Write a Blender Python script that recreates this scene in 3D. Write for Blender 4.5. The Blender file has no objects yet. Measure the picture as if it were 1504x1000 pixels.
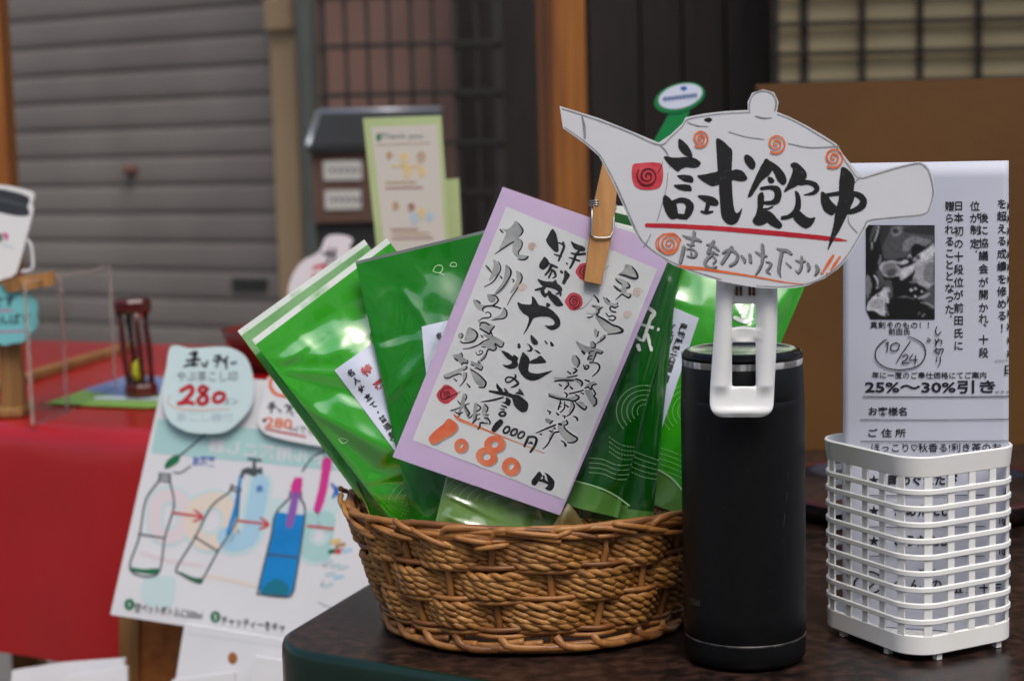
import bpy, math, random
from mathutils import Vector, Matrix, noise
from mathutils.geometry import tessellate_polygon

# ------------------------------------------------------------------ camera, world, sun
SC = bpy.context.scene
COL = SC.collection
F = 2500.0                       # focal length in photo pixels (1504 wide)
PITCH, ROLL = math.radians(6.5), math.radians(-1.5)
T, H = 0.72, 1.01                # table top height, eye height
cam = bpy.data.cameras.new('camera')
co = bpy.data.objects.new('camera', cam)
COL.objects.link(co)
cam.lens = F / 1504 * 36
cam.sensor_width = 36
cam.clip_start, cam.clip_end = 0.05, 500
co.matrix_world = Matrix.Translation((0, 0, H)) @ Matrix.Rotation(math.pi / 2 - PITCH, 4, 'X') @ Matrix.Rotation(ROLL, 4, 'Z')
cam.dof.use_dof = True
cam.dof.focus_distance = 0.955
cam.dof.aperture_fstop = 9.0
SC.camera = co

SUN_EL, SUN_AZ = math.radians(58), math.radians(163)     # azimuth clockwise from +Y: behind the camera, to the right
w = bpy.data.worlds.new('World')
SC.world = w
w.use_nodes = True
wn = w.node_tree
sky = wn.nodes.new('ShaderNodeTexSky')
sky.sky_type = 'NISHITA'
sky.sun_disc = False
sky.sun_elevation = SUN_EL
sky.sun_rotation = SUN_AZ
sky.dust_density = 3.5
sky.air_density = 1.0
sky.ozone_density = 0.6
bg = wn.nodes['Background']
bg.inputs['Strength'].default_value = 0.11
wn.links.new(sky.outputs[0], bg.inputs[0])
sl = bpy.data.lights.new('sun', 'SUN')
sl.energy = 1.0
sl.angle = math.radians(25)
sl.color = (1, 0.985, 0.965)
so = bpy.data.objects.new('sun', sl)
COL.objects.link(so)
sd = Vector((math.sin(SUN_AZ) * math.cos(SUN_EL), math.cos(SUN_AZ) * math.cos(SUN_EL), math.sin(SUN_EL)))
so.rotation_euler = sd.to_track_quat('Z', 'Y').to_euler()
so.location = (-2, -4, 8)
SC.view_settings.view_transform = 'Standard'
SC.view_settings.look = 'None'
SC.view_settings.gamma = 1
SC.view_settings.exposure = 0.58
SC.render.engine = 'CYCLES'

# ------------------------------------------------------------------ helpers: rays, surfaces
rnd = random.Random(7)


def ray(px, py):
    x, y, z = (px - 752) / F, -(py - 500) / F, -1.0
    x, y = x * math.cos(ROLL) - y * math.sin(ROLL), x * math.sin(ROLL) + y * math.cos(ROLL)
    a = math.pi / 2 - PITCH
    return Vector((x, y * math.cos(a) - z * math.sin(a), y * math.sin(a) + z * math.cos(a)))


CAM = Vector((0, 0, H))


def atZ(px, py, z):
    d = ray(px, py)
    return CAM + d * ((z - H) / d.z)


def atY(px, py, Y):
    d = ray(px, py)
    return CAM + d * (Y / d.y)


class Flat:
    """a plane in the place; marks on it are given in the photograph's pixels"""
    def __init__(s, P, yaw=0, lean=0):
        s.P = Vector(P)
        y, l = math.radians(yaw), math.radians(lean)
        s.n = Vector((math.sin(y) * math.cos(l), -math.cos(y) * math.cos(l), math.sin(l)))

    def base(s, px, py):
        d = ray(px, py)
        return CAM + d * ((s.P - CAM).dot(s.n) / d.dot(s.n))

    def at(s, px, py, lift=0):
        return s.base(px, py) + s.n * lift


def homography(q):
    (x0, y0), (x1, y1), (x2, y2), (x3, y3) = q
    dx1, dx2, sx = x1 - x2, x3 - x2, x0 - x1 + x2 - x3
    dy1, dy2, sy = y1 - y2, y3 - y2, y0 - y1 + y2 - y3
    de = dx1 * dy2 - dx2 * dy1
    g, h = (sx * dy2 - dx2 * sy) / de, (dx1 * sy - sx * dy1) / de
    return Matrix(((x1 - x0 + g * x1, x3 - x0 + h * x3, x0), (y1 - y0 + g * y1, y3 - y0 + h * y3, y0), (g, h, 1)))


class Pouch(Flat):
    def __init__(s, P, quad, yaw=0, lean=0, thick=.006, folds=(), seed=0, rough=.0012):
        super().__init__(P, yaw, lean)
        s.Hm = homography(quad)
        s.Hi = s.Hm.inverted()
        s.thick, s.folds, s.seed, s.rough = thick, folds, seed, rough
        s.facets = ()

    def px(s, u, v):
        r = s.Hm @ Vector((u, v, 1))
        return r.x / r.z, r.y / r.z

    def uv(s, px, py):
        r = s.Hi @ Vector((px, py, 1))
        return r.x / r.z, r.y / r.z

    def body(s, u, v):
        e = max(0, 4 * u * (1 - u)) ** .55
        f = min(1, max(0, (v - .10) / .25))
        f = f * f * (3 - 2 * f)
        return s.thick * e * f

    def wr(s, u, v):
        edge = min(1, max(0, min(u, 1 - u) / .05)) * min(1, max(0, v / .1))
        d = 0
        for (a, b, c, e, amp, wd) in s.folds:
            L2 = (c - a) ** 2 + (e - b) ** 2
            t = max(0, min(1, ((u - a) * (c - a) + (v - b) * (e - b)) / L2))
            qx, qy = (u - a - t * (c - a)), (v - b - t * (e - b)) * 1.7
            q = math.hypot(qx, qy)
            side = (c - a) * (v - b) - (e - b) * (u - a)
            if c < a:
                side = -side
            ww = wd * (.4 + .8 * t) * (1.7 if side < 0 else .7)
            x = min(1, q / ww)
            d += amp * (.35 + .65 * math.sin(math.pi * min(1, t + .2))) * ((1 - x) ** 1.25 if side < 0 else (1 - x * x) ** 2)
        for (au, av, t1, t2, t3, sl_, rm) in s.facets:
            x, y = (u - au) * .1, (v - av) * .17
            if t1 > 90:
                x = -x
                a1, a2, a3 = 180 - t1, 180 - t2, 180 - t3
            else:
                a1, a2, a3 = t1, t2, t3
            r = math.hypot(x, y)
            th = math.degrees(math.atan2(y, x)) if r > 1e-6 else 0
            g = min(r, rm) * (1 if r < rm else max(0, 1 - (r - rm) / (rm * .9)) ** 2)
            hm = sl_ * g * math.sin(math.radians(a2 - a1))
            if a1 < th < a2:
                d += sl_ * g * math.sin(math.radians(th - a1))
            elif a2 <= th < a3:
                k = (th - a2) / (a3 - a2)
                d += hm * (1 - k * k * (3 - 2 * k))
        n1 = noise.noise((u * 3.1 + s.seed, v * 4.3, s.seed * 1.7))
        n2 = noise.noise((u * 8 + s.seed, v * 9 + 3, s.seed * .7))
        n3 = abs(noise.noise((u * 5 + s.seed * 2, v * 6 + 9, 1.3)))
        return (d + s.rough * (1.6 * n1 + .5 * n2 - 1.2 * n3)) * edge

    def uvat(s, u, v, lift=0, side=1):
        b = s.base(*s.px(u, v))
        return b + s.n * (side * (s.body(u, v) + lift) + s.wr(u, v))

    def at(s, px, py, lift=0):
        u, v = s.uv(px, py)
        return s.uvat(u, v, lift)


def smooth(pts, closed=False, step=2.0):
    n = len(pts)
    if n < 3 and not closed:
        return [tuple(p) for p in pts]
    out = []
    segs = n if closed else n - 1
    for i in range(segs):
        if closed:
            p0, p1, p2, p3 = pts[(i - 1) % n], pts[i], pts[(i + 1) % n], pts[(i + 2) % n]
        else:
            p0, p1, p2, p3 = pts[max(i - 1, 0)], pts[i], pts[i + 1], pts[min(i + 2, n - 1)]
        L = math.dist(p1[:2], p2[:2])
        k = max(1, min(14, int(L / step)))
        for j in range(k):
            t = j / k
            out.append(tuple(.5 * (2 * b + (c - a) * t + (2 * a - 5 * b + 4 * c - d) * t * t + (3 * b - a - 3 * c + d) * t ** 3)
                             for a, b, c, d in zip(p0, p1, p2, p3)))
    if not closed:
        out.append(tuple(pts[-1]))
    return out


class MB:
    """collects shapes in world space and links them as ONE mesh object"""
    def __init__(s):
        s.v, s.f, s.m, s.mats, s.sm = [], [], [], [], []
        s.k = 0

    def mi(s, mat):
        if mat not in s.mats:
            s.mats.append(mat)
        return s.mats.index(mat)

    def add(s, vs, fs, mat, smoothed=False):
        o = len(s.v)
        i = s.mi(mat)
        s.v.extend(Vector(q) for q in vs)
        for f in fs:
            s.f.append([a + o for a in f])
            s.m.append(i)
            s.sm.append(smoothed)

    def build(s, name, parent=None, origin=None, bevel=0):
        me = bpy.data.meshes.new(name)
        if parent is not None:
            o = Vector(parent['_o'])
        else:
            o = Vector(origin) if origin is not None else Vector((0, 0, 0))
        me.from_pydata([q - o for q in s.v], [], s.f)
        for m in s.mats:
            me.materials.append(m)
        me.polygons.foreach_set('material_index', s.m)
        me.polygons.foreach_set('use_smooth', s.sm)
        me.update()
        ob = bpy.data.objects.new(name, me)
        COL.objects.link(ob)
        if parent is not None:
            ob.parent = parent
        else:
            ob.location = o
        ob['_o'] = tuple(o)
        if bevel:
            b = ob.modifiers.new('bevel', 'BEVEL')
            b.width = bevel
            b.segments = 2
            b.limit_method = 'ANGLE'
        return ob

    # --- solid shapes
    def box(s, c, size, mat, ax=None):
        ax = ax or (Vector((1, 0, 0)), Vector((0, 1, 0)), Vector((0, 0, 1)))
        c = Vector(c)
        vs = [c + ax[0] * (size[0] / 2 * i) + ax[1] * (size[1] / 2 * j) + ax[2] * (size[2] / 2 * k) for i in (-1, 1) for j in (-1, 1) for k in (-1, 1)]
        s.add(vs, [(0, 1, 3, 2), (4, 6, 7, 5), (0, 4, 5, 1), (2, 3, 7, 6), (0, 2, 6, 4), (1, 5, 7, 3)], mat)

    def tube(s, pts, rad, mat, sides=6, closed=False, cap=True):
        n = len(pts)
        pts = [Vector(p) for p in pts]
        rr = rad if isinstance(rad, (list, tuple)) else [rad] * n
        vs, fs = [], []
        ref = None
        for i, p in enumerate(pts):
            a = pts[(i - 1) % n] if closed or i else p
            b = pts[(i + 1) % n] if closed or i < n - 1 else p
            t = (b - a)
            t = t.normalized() if t.length > 1e-9 else Vector((0, 0, 1))
            if ref is None:
                ref = t.orthogonal().normalized()
            ref = (ref - t * ref.dot(t))
            ref = ref.normalized() if ref.length > 1e-6 else t.orthogonal().normalized()
            bi = t.cross(ref)
            for k in range(sides):
                an = 2 * math.pi * k / sides
                vs.append(p + (ref * math.cos(an) + bi * math.sin(an)) * rr[i])
        for i in range(n if closed else n - 1):
            j = (i + 1) % n
            for k in range(sides):
                l = (k + 1) % sides
                fs.append((i * sides + k, i * sides + l, j * sides + l, j * sides + k))
        if cap and not closed:
            fs.append(tuple(range(sides))[::-1])
            fs.append(tuple((n - 1) * sides + k for k in range(sides)))
        s.add(vs, fs, mat, True)

    def lathe(s, c, prof, mat, seg=64, smoothed=True, sx=1, sy=1):
        vs, fs = [], []
        n = len(prof)
        for i in range(seg):
            a = 2 * math.pi * i / seg
            for r, z in prof:
                vs.append((c[0] + r * math.cos(a) * sx, c[1] + r * math.sin(a) * sy, c[2] + z))
        for i in range(seg):
            j = (i + 1) % seg
            for k in range(n - 1):
                fs.append((i * n + k, j * n + k, j * n + k + 1, i * n + k + 1))
        s.add(vs, fs, mat, smoothed)

    def slab(s, surf, px, th, mat, lift=0, edge=None, world=False):
        """a plate with an outline"""
        fr = [surf.at(x, y, lift) for x, y in px] if not world else px
        n = len(fr)
        tri = tessellate_polygon([fr])
        bk = [p - surf.n * th for p in fr]
        s.add(fr + bk, [t for t in tri] + [tuple(a + n for a in t[::-1]) for t in tri], mat)
        s.add(fr + bk, [(i, (i + 1) % n, (i + 1) % n + n, i + n) for i in range(n)], edge or mat)

    # --- marks
    def nl(s, lift):
        s.k += 1
        return lift + s.k * 6e-7

    def fill(s, surf, pts, mat, lift=.0002, o=(0, 0), sc=1.0, sm=True):
        p = [(o[0] + x / sc, o[1] + y / sc) for x, y in pts]
        if sm:
            p = smooth(p, True, 1.6)
        if mat.name.split('.')[0] in ('black_ink', 'dry_brush_ink', 'orange_brush', 'red_seal_paint', 'grey_ink_wash'):
            p = [(x + rnd.uniform(-.22, .22), y + rnd.uniform(-.22, .22)) for x, y in p]
        lf = s.nl(lift)
        w3 = [surf.at(x, y, lf) for x, y in p]
        tri = tessellate_polygon([[Vector((x, -y, 0)) for x, y in p]])
        s.add(w3, tri, mat)

    def stroke(s, surf, pts, mat, lift=.0002, o=(0, 0), sc=1.0, rag=.05, dx=0, dy=0, closed=False):
        p = [(o[0] + q[0] / sc + dx, o[1] + q[1] / sc + dy, q[2] / sc) for q in pts]
        p = smooth(p, closed, 1.6)
        lf = s.nl(lift)
        L, R = [], []
        n = len(p)
        for i, (x, y, wd) in enumerate(p):
            a, b = p[max(i - 1, 0)], p[min(i + 1, n - 1)]
            if closed:
                a, b = p[(i - 1) % n], p[(i + 1) % n]
            tx, ty = b[0] - a[0], b[1] - a[1]
            l = math.hypot(tx, ty) or 1
            tx, ty = tx / l, ty / l
            h1 = wd / 2 * (1 + rnd.uniform(-rag, rag))
            h2 = wd / 2 * (1 + rnd.uniform(-rag, rag))
            L.append((x + ty * h1, y - tx * h1))
            R.append((x - ty * h2, y + tx * h2))
        if closed:
            loop = None
            vs = [surf.at(x, y, lf) for x, y in L + R]
            s.add(vs, [(i, (i + 1) % n, (i + 1) % n + n, i + n) for i in range(n)], mat)
            return
        vs = [surf.at(x, y, lf) for x, y in L + R]
        fs = [(i, i + 1, i + 1 + n, i + n) for i in range(n - 1)]
        s.add(vs, fs, mat)
        for e, (q, t0) in enumerate(((p[0], p[min(1, n - 1)]), (p[-1], p[-2] if n > 1 else p[-1]))):
            if q[2] > .8:
                x, y, wd = q
                an = math.atan2(y - t0[1], x - t0[0])
                cap = [(x + math.cos(an + k) * wd / 2, y + math.sin(an + k) * wd / 2) for k in (-1.57, -1.05, -.52, 0, .52, 1.05, 1.57)]
                s.add([surf.at(a, b, lf) for a, b in cap], [tuple(range(7))], mat)

    def spiral(s, surf, cx, cy, r, turns, wd, mat, tail=None, ph=0, o=(0, 0), sc=1, squash=1.0, lift=.0006):
        n = int(turns * 12)
        pts = []
        for i in range(n + 1):
            t = i / n
            a = ph + t * turns * 2 * math.pi
            rr = r * (.12 + .88 * t)
            pts.append((cx + rr * math.cos(a), cy + rr * math.sin(a) * squash, wd * (.7 + .4 * math.sin(a * .7 + 1) ** 2)))
        if tail:
            pts.append((tail[0], tail[1], wd * .2))
        s.stroke(surf, pts, mat, o=o, sc=sc, lift=lift)

    def text(s, surf, body, cx, cy, size, mat, rot=0, w=None, mirror=False, bold=0, lift=.0002, h=None):
        vs, fs, bb = glyphs(body, bold)
        x0, x1, y0, y1 = bb
        k = size
        kx = (w / (x1 - x0)) if w else k
        ky = (h / (y1 - y0)) if h else k
        if mirror:
            kx = -kx
        mx, my = (x0 + x1) / 2, (y0 + y1) / 2
        ca, sa = math.cos(math.radians(rot)), math.sin(math.radians(rot))
        lf = s.nl(lift)
        out = []
        for x, y in vs:
            X, Y = (x - mx) * kx, -(y - my) * ky
            out.append(surf.at(cx + X * ca - Y * sa, cy + X * sa + Y * ca, lf))
        s.add(out, fs, mat)


_gl = {}


def glyphs(body, bold):
    if (body, bold) not in _gl:
        c = bpy.data.curves.new('t', 'FONT')
        c.body = body
        c.resolution_u = 2
        c.offset = bold
        ob = bpy.data.objects.new('t', c)
        COL.objects.link(ob)
        dg = bpy.context.evaluated_depsgraph_get()
        me = bpy.data.meshes.new_from_object(ob.evaluated_get(dg))
        vs = [(v.co.x, v.co.y) for v in me.vertices]
        fs = [tuple(p.vertices) for p in me.polygons]
        bpy.data.objects.remove(ob)
        bpy.data.curves.remove(c)
        bpy.data.meshes.remove(me)
        xs, ys = [a for a, b in vs], [b for a, b in vs]
        _gl[(body, bold)] = (vs, fs, (min(xs), max(xs), min(ys), max(ys)))
    return _gl[(body, bold)]


def tag(o, label=None, cat=None, group=None, kind=None):
    for k, v in (('label', label), ('category', cat), ('group', group), ('kind', kind)):
        if v:
            o[k] = v
    return o


def empty(name, loc, label, cat, group=None):
    o = bpy.data.objects.new(name, None)
    COL.objects.link(o)
    o.location = loc
    o.empty_display_size = .05
    o['_o'] = tuple(loc)
    return tag(o, label, cat, group)


# ------------------------------------------------------------------ materials
def lin(c):
    return tuple(((x / 255) / 12.92 if x / 255 <= .04045 else ((x / 255 + .055) / 1.055) ** 2.4) for x in c) + (1,)


def mat(name, c1, c2=None, rough=.5, scale=30, stretch=(1, 1, 1), lo=.35, hi=.65, bump=0, bscale=None, metal=0, coat=0, coat_rough=.1,
        coat_ior=1.5, spec=.5, detail=5, trans=0, alpha=1, rvar=0, ior=1.5):
    m = bpy.data.materials.new(name)
    m.use_nodes = True
    nt = m.node_tree
    b = nt.nodes['Principled BSDF']
    b.inputs['Roughness'].default_value = rough
    b.inputs['Metallic'].default_value = metal
    b.inputs['Specular IOR Level'].default_value = spec
    b.inputs['IOR'].default_value = ior
    b.inputs['Coat Weight'].default_value = coat
    b.inputs['Coat Roughness'].default_value = coat_rough
    b.inputs['Coat IOR'].default_value = coat_ior
    b.inputs['Transmission Weight'].default_value = trans
    b.inputs['Alpha'].default_value = alpha
    b.inputs['Base Color'].default_value = lin(c1)
    tc = nt.nodes.new('ShaderNodeTexCoord')
    mp = nt.nodes.new('ShaderNodeMapping')
    mp.inputs['Scale'].default_value = stretch
    nt.links.new(tc.outputs['Object'], mp.inputs[0])
    nz = nt.nodes.new('ShaderNodeTexNoise')
    nz.inputs['Scale'].default_value = scale
    nz.inputs['Detail'].default_value = detail
    nt.links.new(mp.outputs[0], nz.inputs['Vector'])
    if c2:
        r = nt.nodes.new('ShaderNodeMapRange')
        r.inputs[1].default_value, r.inputs[2].default_value = lo, hi
        nt.links.new(nz.outputs[0], r.inputs[0])
        mx = nt.nodes.new('ShaderNodeMix')
        mx.data_type = 'RGBA'
        mx.inputs[6].default_value, mx.inputs[7].default_value = lin(c1), lin(c2)
        nt.links.new(r.outputs[0], mx.inputs[0])
        nt.links.new(mx.outputs[2], b.inputs['Base Color'])
    if rvar:
        r2 = nt.nodes.new('ShaderNodeMapRange')
        r2.inputs[3].default_value, r2.inputs[4].default_value = max(0, rough - rvar), min(1, rough + rvar)
        nt.links.new(nz.outputs[0], r2.inputs[0])
        nt.links.new(r2.outputs[0], b.inputs['Roughness'])
    if bump:
        n2 = nt.nodes.new('ShaderNodeTexNoise')
        n2.inputs['Scale'].default_value = bscale or scale
        n2.inputs['Detail'].default_value = 4
        nt.links.new(mp.outputs[0], n2.inputs['Vector'])
        bp = nt.nodes.new('ShaderNodeBump')
        bp.inputs['Strength'].default_value = 1
        bp.inputs['Distance'].default_value = bump
        nt.links.new(n2.outputs[0], bp.inputs['Height'])
        nt.links.new(bp.outputs[0], b.inputs['Normal'])
    return m


M = {}
M['paper'] = mat('white_paper', (226, 226, 228), (218, 219, 222), rough=.55, scale=18, bump=.0004, bscale=40)
M['card_grey'] = mat('laminated_card', (208, 209, 212), (216, 217, 219), rough=.38, scale=12, bump=.0003, bscale=25, coat=.25, coat_rough=.25)
M['card_edge'] = mat('cut_card_edge', (228, 228, 226), rough=.6)
M['washi'] = mat('calligraphy_paper', (214, 213, 213), (222, 221, 221), rough=.6, scale=30, bump=.0003, bscale=60)
M['pink'] = mat('lilac_paper', (205, 178, 214), (212, 186, 214), rough=.5, scale=15)
M['ink'] = mat('black_ink', (20, 21, 22), (46, 48, 48), rough=.45, scale=260, stretch=(1, 1, .25), lo=.55, hi=.8)
M['inkdry'] = mat('dry_brush_ink', (20, 21, 22), (92, 92, 92), rough=.5, scale=900, stretch=(1, 1, .7), lo=.64, hi=.74)
M['inkthin'] = mat('thin_ink', (30, 32, 34), rough=.5)
M['wash'] = mat('grey_ink_wash', (150, 151, 150), (182, 182, 180), rough=.55, scale=90)
M['wash2'] = mat('mid_grey_ink', (118, 120, 123), (140, 141, 143), rough=.55, scale=160)
M['pencil'] = mat('pencil_grey', (122, 124, 126), (160, 162, 164), rough=.6, scale=220)
M['red'] = mat('red_ink', (178, 20, 38), (200, 40, 52), rough=.5, scale=60)
M['redseal'] = mat('red_seal_paint', (196, 44, 58), (214, 78, 88), rough=.5, scale=120)
M['darkred'] = mat('dark_red_ink', (92, 10, 20), rough=.5)
M['orange'] = mat('orange_ink', (218, 96, 40), (228, 124, 74), rough=.5, scale=150)
M['orange2'] = mat('orange_brush', (226, 100, 58), (232, 140, 100), rough=.5, scale=70)
M['palepeach'] = mat('pale_peach_ink', (224, 190, 176), rough=.5)
M['peachhalo'] = mat('peach_halo', (222, 176, 156), rough=.5)
M['print'] = mat('printed_black', (34, 35, 42), rough=.5)
M['printgrey'] = mat('printed_grey', (92, 94, 104), rough=.5)
M['sheet'] = mat('printed_sheet', (208, 211, 223), (202, 205, 218), rough=.55, scale=9, bump=.0006, bscale=8)
M['green'] = mat('green_foil', (46, 170, 6), (58, 180, 10), rough=.3, scale=12, coat=1, coat_rough=.13, coat_ior=2.4, bump=.0005, bscale=70)
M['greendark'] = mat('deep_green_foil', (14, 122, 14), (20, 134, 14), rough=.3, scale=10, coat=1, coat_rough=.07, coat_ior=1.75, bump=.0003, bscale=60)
M['greenlight'] = mat('pale_green_foil', (92, 150, 62), (104, 160, 76), rough=.3, scale=14, coat=1, coat_rough=.08, coat_ior=1.8)
M['greenmist'] = mat('translucent_green_foil', (104, 140, 66), (120, 156, 84), rough=.3, scale=9, coat=1, coat_rough=.06, coat_ior=1.9)
M['greendeep'] = mat('shaded_green_foil', (5, 84, 10), (8, 96, 12), rough=.3, scale=10, coat=1, coat_rough=.08, coat_ior=1.7, bump=.0003, bscale=60)  # shade of card and sign put into the green of two right pouches
M['bottleteal'] = mat('bottle_teal', (16, 116, 140), rough=.5)
M['greenpale'] = mat('pale_mint_foil', (120, 186, 104), (150, 204, 136), rough=.3, scale=30, coat=1, coat_rough=.06, coat_ior=2.6)  # pale reflection on the rear pouch's top band put into the colour
M['foilwhite'] = mat('white_seal', (232, 238, 230), (150, 200, 140), lo=.56, hi=.7, scale=55, stretch=(1, 1, 1), rough=.3, coat=.6, coat_rough=.1)
M['foilsilver'] = mat('silver_seal', (150, 160, 154), rough=.3, metal=.5)
M['dots'] = mat('printed_pale_green', (186, 232, 170), rough=.4)
M['label'] = mat('white_label', (214, 220, 234), (206, 213, 230), rough=.45, scale=12)
M['labelred'] = mat('label_red', (178, 60, 60), rough=.5)
M['steel'] = mat('polished_steel', (236, 235, 233), (140, 136, 132), rough=.25, lo=.48, hi=.56, metal=.15, scale=75, stretch=(1, 1, .1))  # bright and dark reflections on the band painted as vertical patches
M['spring'] = mat('spring_steel', (170, 170, 168), rough=.3, metal=1)
M['brass'] = mat('rusty_spring', (120, 82, 58), (80, 50, 36), rough=.4, metal=.8, scale=200)
M['black'] = mat('matte_black_paint', (8, 8, 9), (11, 11, 12), rough=.45, spec=.28, scale=200, bump=.00003, bscale=1500, rvar=.06)
M['blackgloss'] = mat('glossy_black_plastic', (9, 9, 11), rough=.28, spec=.4, scale=40, rvar=.05)
M['scuff'] = mat('worn_edge', (74, 68, 64), (24, 23, 23), rough=.4, scale=160, lo=.4, hi=.6)
M['whiteplastic'] = mat('white_plastic', (232, 232, 230), (224, 223, 216), rough=.32, scale=14, lo=.5, hi=.8, coat=.2, coat_rough=.15, bump=.00008, bscale=300)
M['basketplastic'] = mat('white_basket_plastic', (240, 239, 234), (222, 218, 190), rough=.38, scale=16, lo=.62, hi=.85, bump=.0001, bscale=150)
M['willow'] = mat('willow', (144, 94, 46), (170, 116, 62), rough=.42, scale=90, stretch=(1, 1, 1), bump=.0003, bscale=300)
M['willow2'] = mat('dark_willow', (98, 58, 26), (136, 86, 42), rough=.45, scale=110, bump=.0003, bscale=300)
M['willow3'] = mat('light_willow', (172, 120, 62), (150, 96, 46), rough=.45, scale=70, bump=.0003, bscale=300)
M['rope'] = mat('twisted_rush', (178, 124, 60), (128, 82, 34), rough=.5, scale=150, bump=.0004, bscale=500)
M['rope2'] = mat('twisted_rush_pale', (196, 146, 80), (148, 98, 46), rough=.5, scale=150, bump=.0004, bscale=500)
M['liner'] = mat('olive_gold_paper', (128, 112, 64), (96, 84, 44), rough=.45, scale=40, bump=.0008, bscale=60)
M['peg'] = mat('peg_wood', (184, 134, 76), (164, 114, 60), rough=.55, scale=40, stretch=(4, 4, .4), bump=.0001, bscale=200)
M['tabletop'] = mat('mottled_brown_laminate', (25, 19, 17), (72, 48, 39), rough=.34, scale=110, lo=.42, hi=.78, detail=10, spec=.35, coat=.1, coat_rough=.2, bump=.00015, bscale=400, rvar=.1)
M['tableedge'] = mat('dark_green_edge', (10, 34, 25), (14, 40, 30), rough=.3, scale=20, coat=.15, coat_rough=.2, spec=.4)
M['metalleg'] = mat('dark_metal', (40, 42, 42), rough=.4, metal=.7)
M['lacquer'] = mat('black_lacquer', (30, 22, 22), (42, 30, 28), rough=.2, scale=20, coat=.6, coat_rough=.08)
M['lacquerred'] = mat('red_lacquer_rim', (70, 22, 20), rough=.3)
M['brownboard'] = mat('brown_hardboard', (100, 64, 20), (90, 57, 18), rough=.55, scale=5, bump=.0003, bscale=80)
M['shoji'] = mat('screen_paper', (182, 166, 130), (174, 158, 122), rough=.8, scale=6)
M['darkbar'] = mat('dark_lattice_wood', (28, 22, 18), (38, 30, 24), rough=.6, scale=30, stretch=(3, 3, .4))
M['plank'] = mat('dark_stained_plank', (38, 29, 23), (26, 20, 16), rough=.7, scale=14, stretch=(6, 6, .5), bump=.002, bscale=14)
M['post'] = mat('orange_stained_wood', (152, 94, 30), (112, 64, 18), rough=.55, scale=9, stretch=(7, 7, .35), bump=.0008, bscale=9)
M['pinkwall'] = mat('pink_plaster', (142, 110, 96), (132, 102, 90), rough=.85, scale=6, bump=.001, bscale=60)
M['ironbar'] = mat('dark_iron_bar', (40, 38, 34), rough=.6)
M['shutter'] = mat('painted_shutter', (124, 117, 110), (110, 103, 97), rough=.6, scale=2.5, detail=9, bump=.0015, bscale=4)
M['rail'] = mat('beige_guide_rail', (166, 140, 104), (150, 126, 92), rough=.55, scale=5, stretch=(1, 1, .3))
M['pipe'] = mat('grey_green_pipe', (94, 98, 92), (84, 88, 82), rough=.5, scale=4)
M['boxmetal'] = mat('brown_mailbox_metal', (112, 88, 76), (98, 76, 66), rough=.4, scale=10, metal=.3)
M['boxdark'] = mat('dark_mailbox_lid', (44, 46, 46), rough=.35)
M['boxsilver'] = mat('silver_mailbox_edge', (168, 172, 178), rough=.35, metal=.6)
M['platewhite'] = mat('name_plate', (196, 194, 186), rough=.5)
M['palegreen'] = mat('pale_green_leaflet', (170, 186, 132), (162, 178, 122), rough=.55, scale=9)
M['leafpage'] = mat('leaflet_page', (192, 187, 176), rough=.55)
M['tan'] = mat('printed_tan', (176, 140, 100), rough=.6)
M['brick'] = mat('printed_brown', (150, 100, 88), rough=.6)
M['yellowp'] = mat('printed_yellow', (220, 190, 120), rough=.6)
M['bluep'] = mat('printed_pale_blue', (160, 190, 210), rough=.6)
M['signgreen'] = mat('sign_green', (14, 128, 66), rough=.4)
M['blue'] = mat('printed_blue', (36, 96, 180), rough=.5)
M['redcloth'] = mat('red_vinyl_cloth', (172, 16, 22), (158, 13, 18), rough=.3, coat=.3, coat_rough=.2, scale=5, bump=.0015, bscale=7)
M['board'] = mat('foam_board', (222, 222, 224), (215, 215, 219), rough=.5, scale=6)
M['teal'] = mat('printed_teal', (168, 206, 204), rough=.55)
M['tealpale'] = mat('pale_teal', (196, 217, 218), rough=.55)
M['mint'] = mat('mint_card', (204, 224, 224), (196, 217, 218), rough=.55, scale=20)
M['rosep'] = mat('pale_rose', (220, 208, 211), rough=.55)
M['peachp'] = mat('pale_peach', (224, 210, 196), rough=.55)
M['skyp'] = mat('pale_sky', (166, 204, 224), rough=.55)
M['bottleblue'] = mat('bottle_blue', (16, 134, 204), (12, 124, 194), rough=.5, scale=30)
M['magenta'] = mat('printed_magenta', (206, 50, 140), rough=.5)
M['violet'] = mat('printed_violet', (140, 90, 170), rough=.5)
M['leafgreen'] = mat('printed_green', (24, 110, 70), rough=.5)
M['arrowred'] = mat('printed_red', (200, 66, 66), rough=.5)
M['greymark'] = mat('printed_dark_grey', (72, 82, 86), rough=.5)
M['faint'] = mat('faint_print', (188, 204, 208), rough=.5)
M['tealflower'] = mat('teal_card', (120, 196, 198), (112, 188, 192), rough=.55, scale=20)
M['cork'] = mat('cork_board', (166, 104, 50), (142, 84, 36), rough=.85, scale=90, detail=8, bump=.0008, bscale=120)
M['pale_wood'] = mat('pale_wood', (156, 114, 64), (126, 88, 46), rough=.6, scale=20, stretch=(5, 5, .5))
M['darkwood'] = mat('dark_red_wood', (66, 18, 18), (84, 26, 24), rough=.3, scale=40, coat=.4, coat_rough=.1)
M['sand'] = mat('yellow_sand', (196, 190, 40), rough=.8)
M['glass'] = mat('clear_acrylic', (250, 252, 252), rough=.03, trans=1, ior=1.05, spec=.5)
M['acryledge'] = mat('acrylic_edge', (232, 222, 214), rough=.1, trans=.75, ior=1.1)
M['sleeve'] = mat('clear_sleeve', (250, 252, 252), rough=.08, trans=1, ior=1.03, coat=.3, coat_rough=.1)
M['bowl'] = mat('red_brown_lacquer', (104, 34, 24), (90, 28, 20), rough=.35, scale=20)
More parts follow.
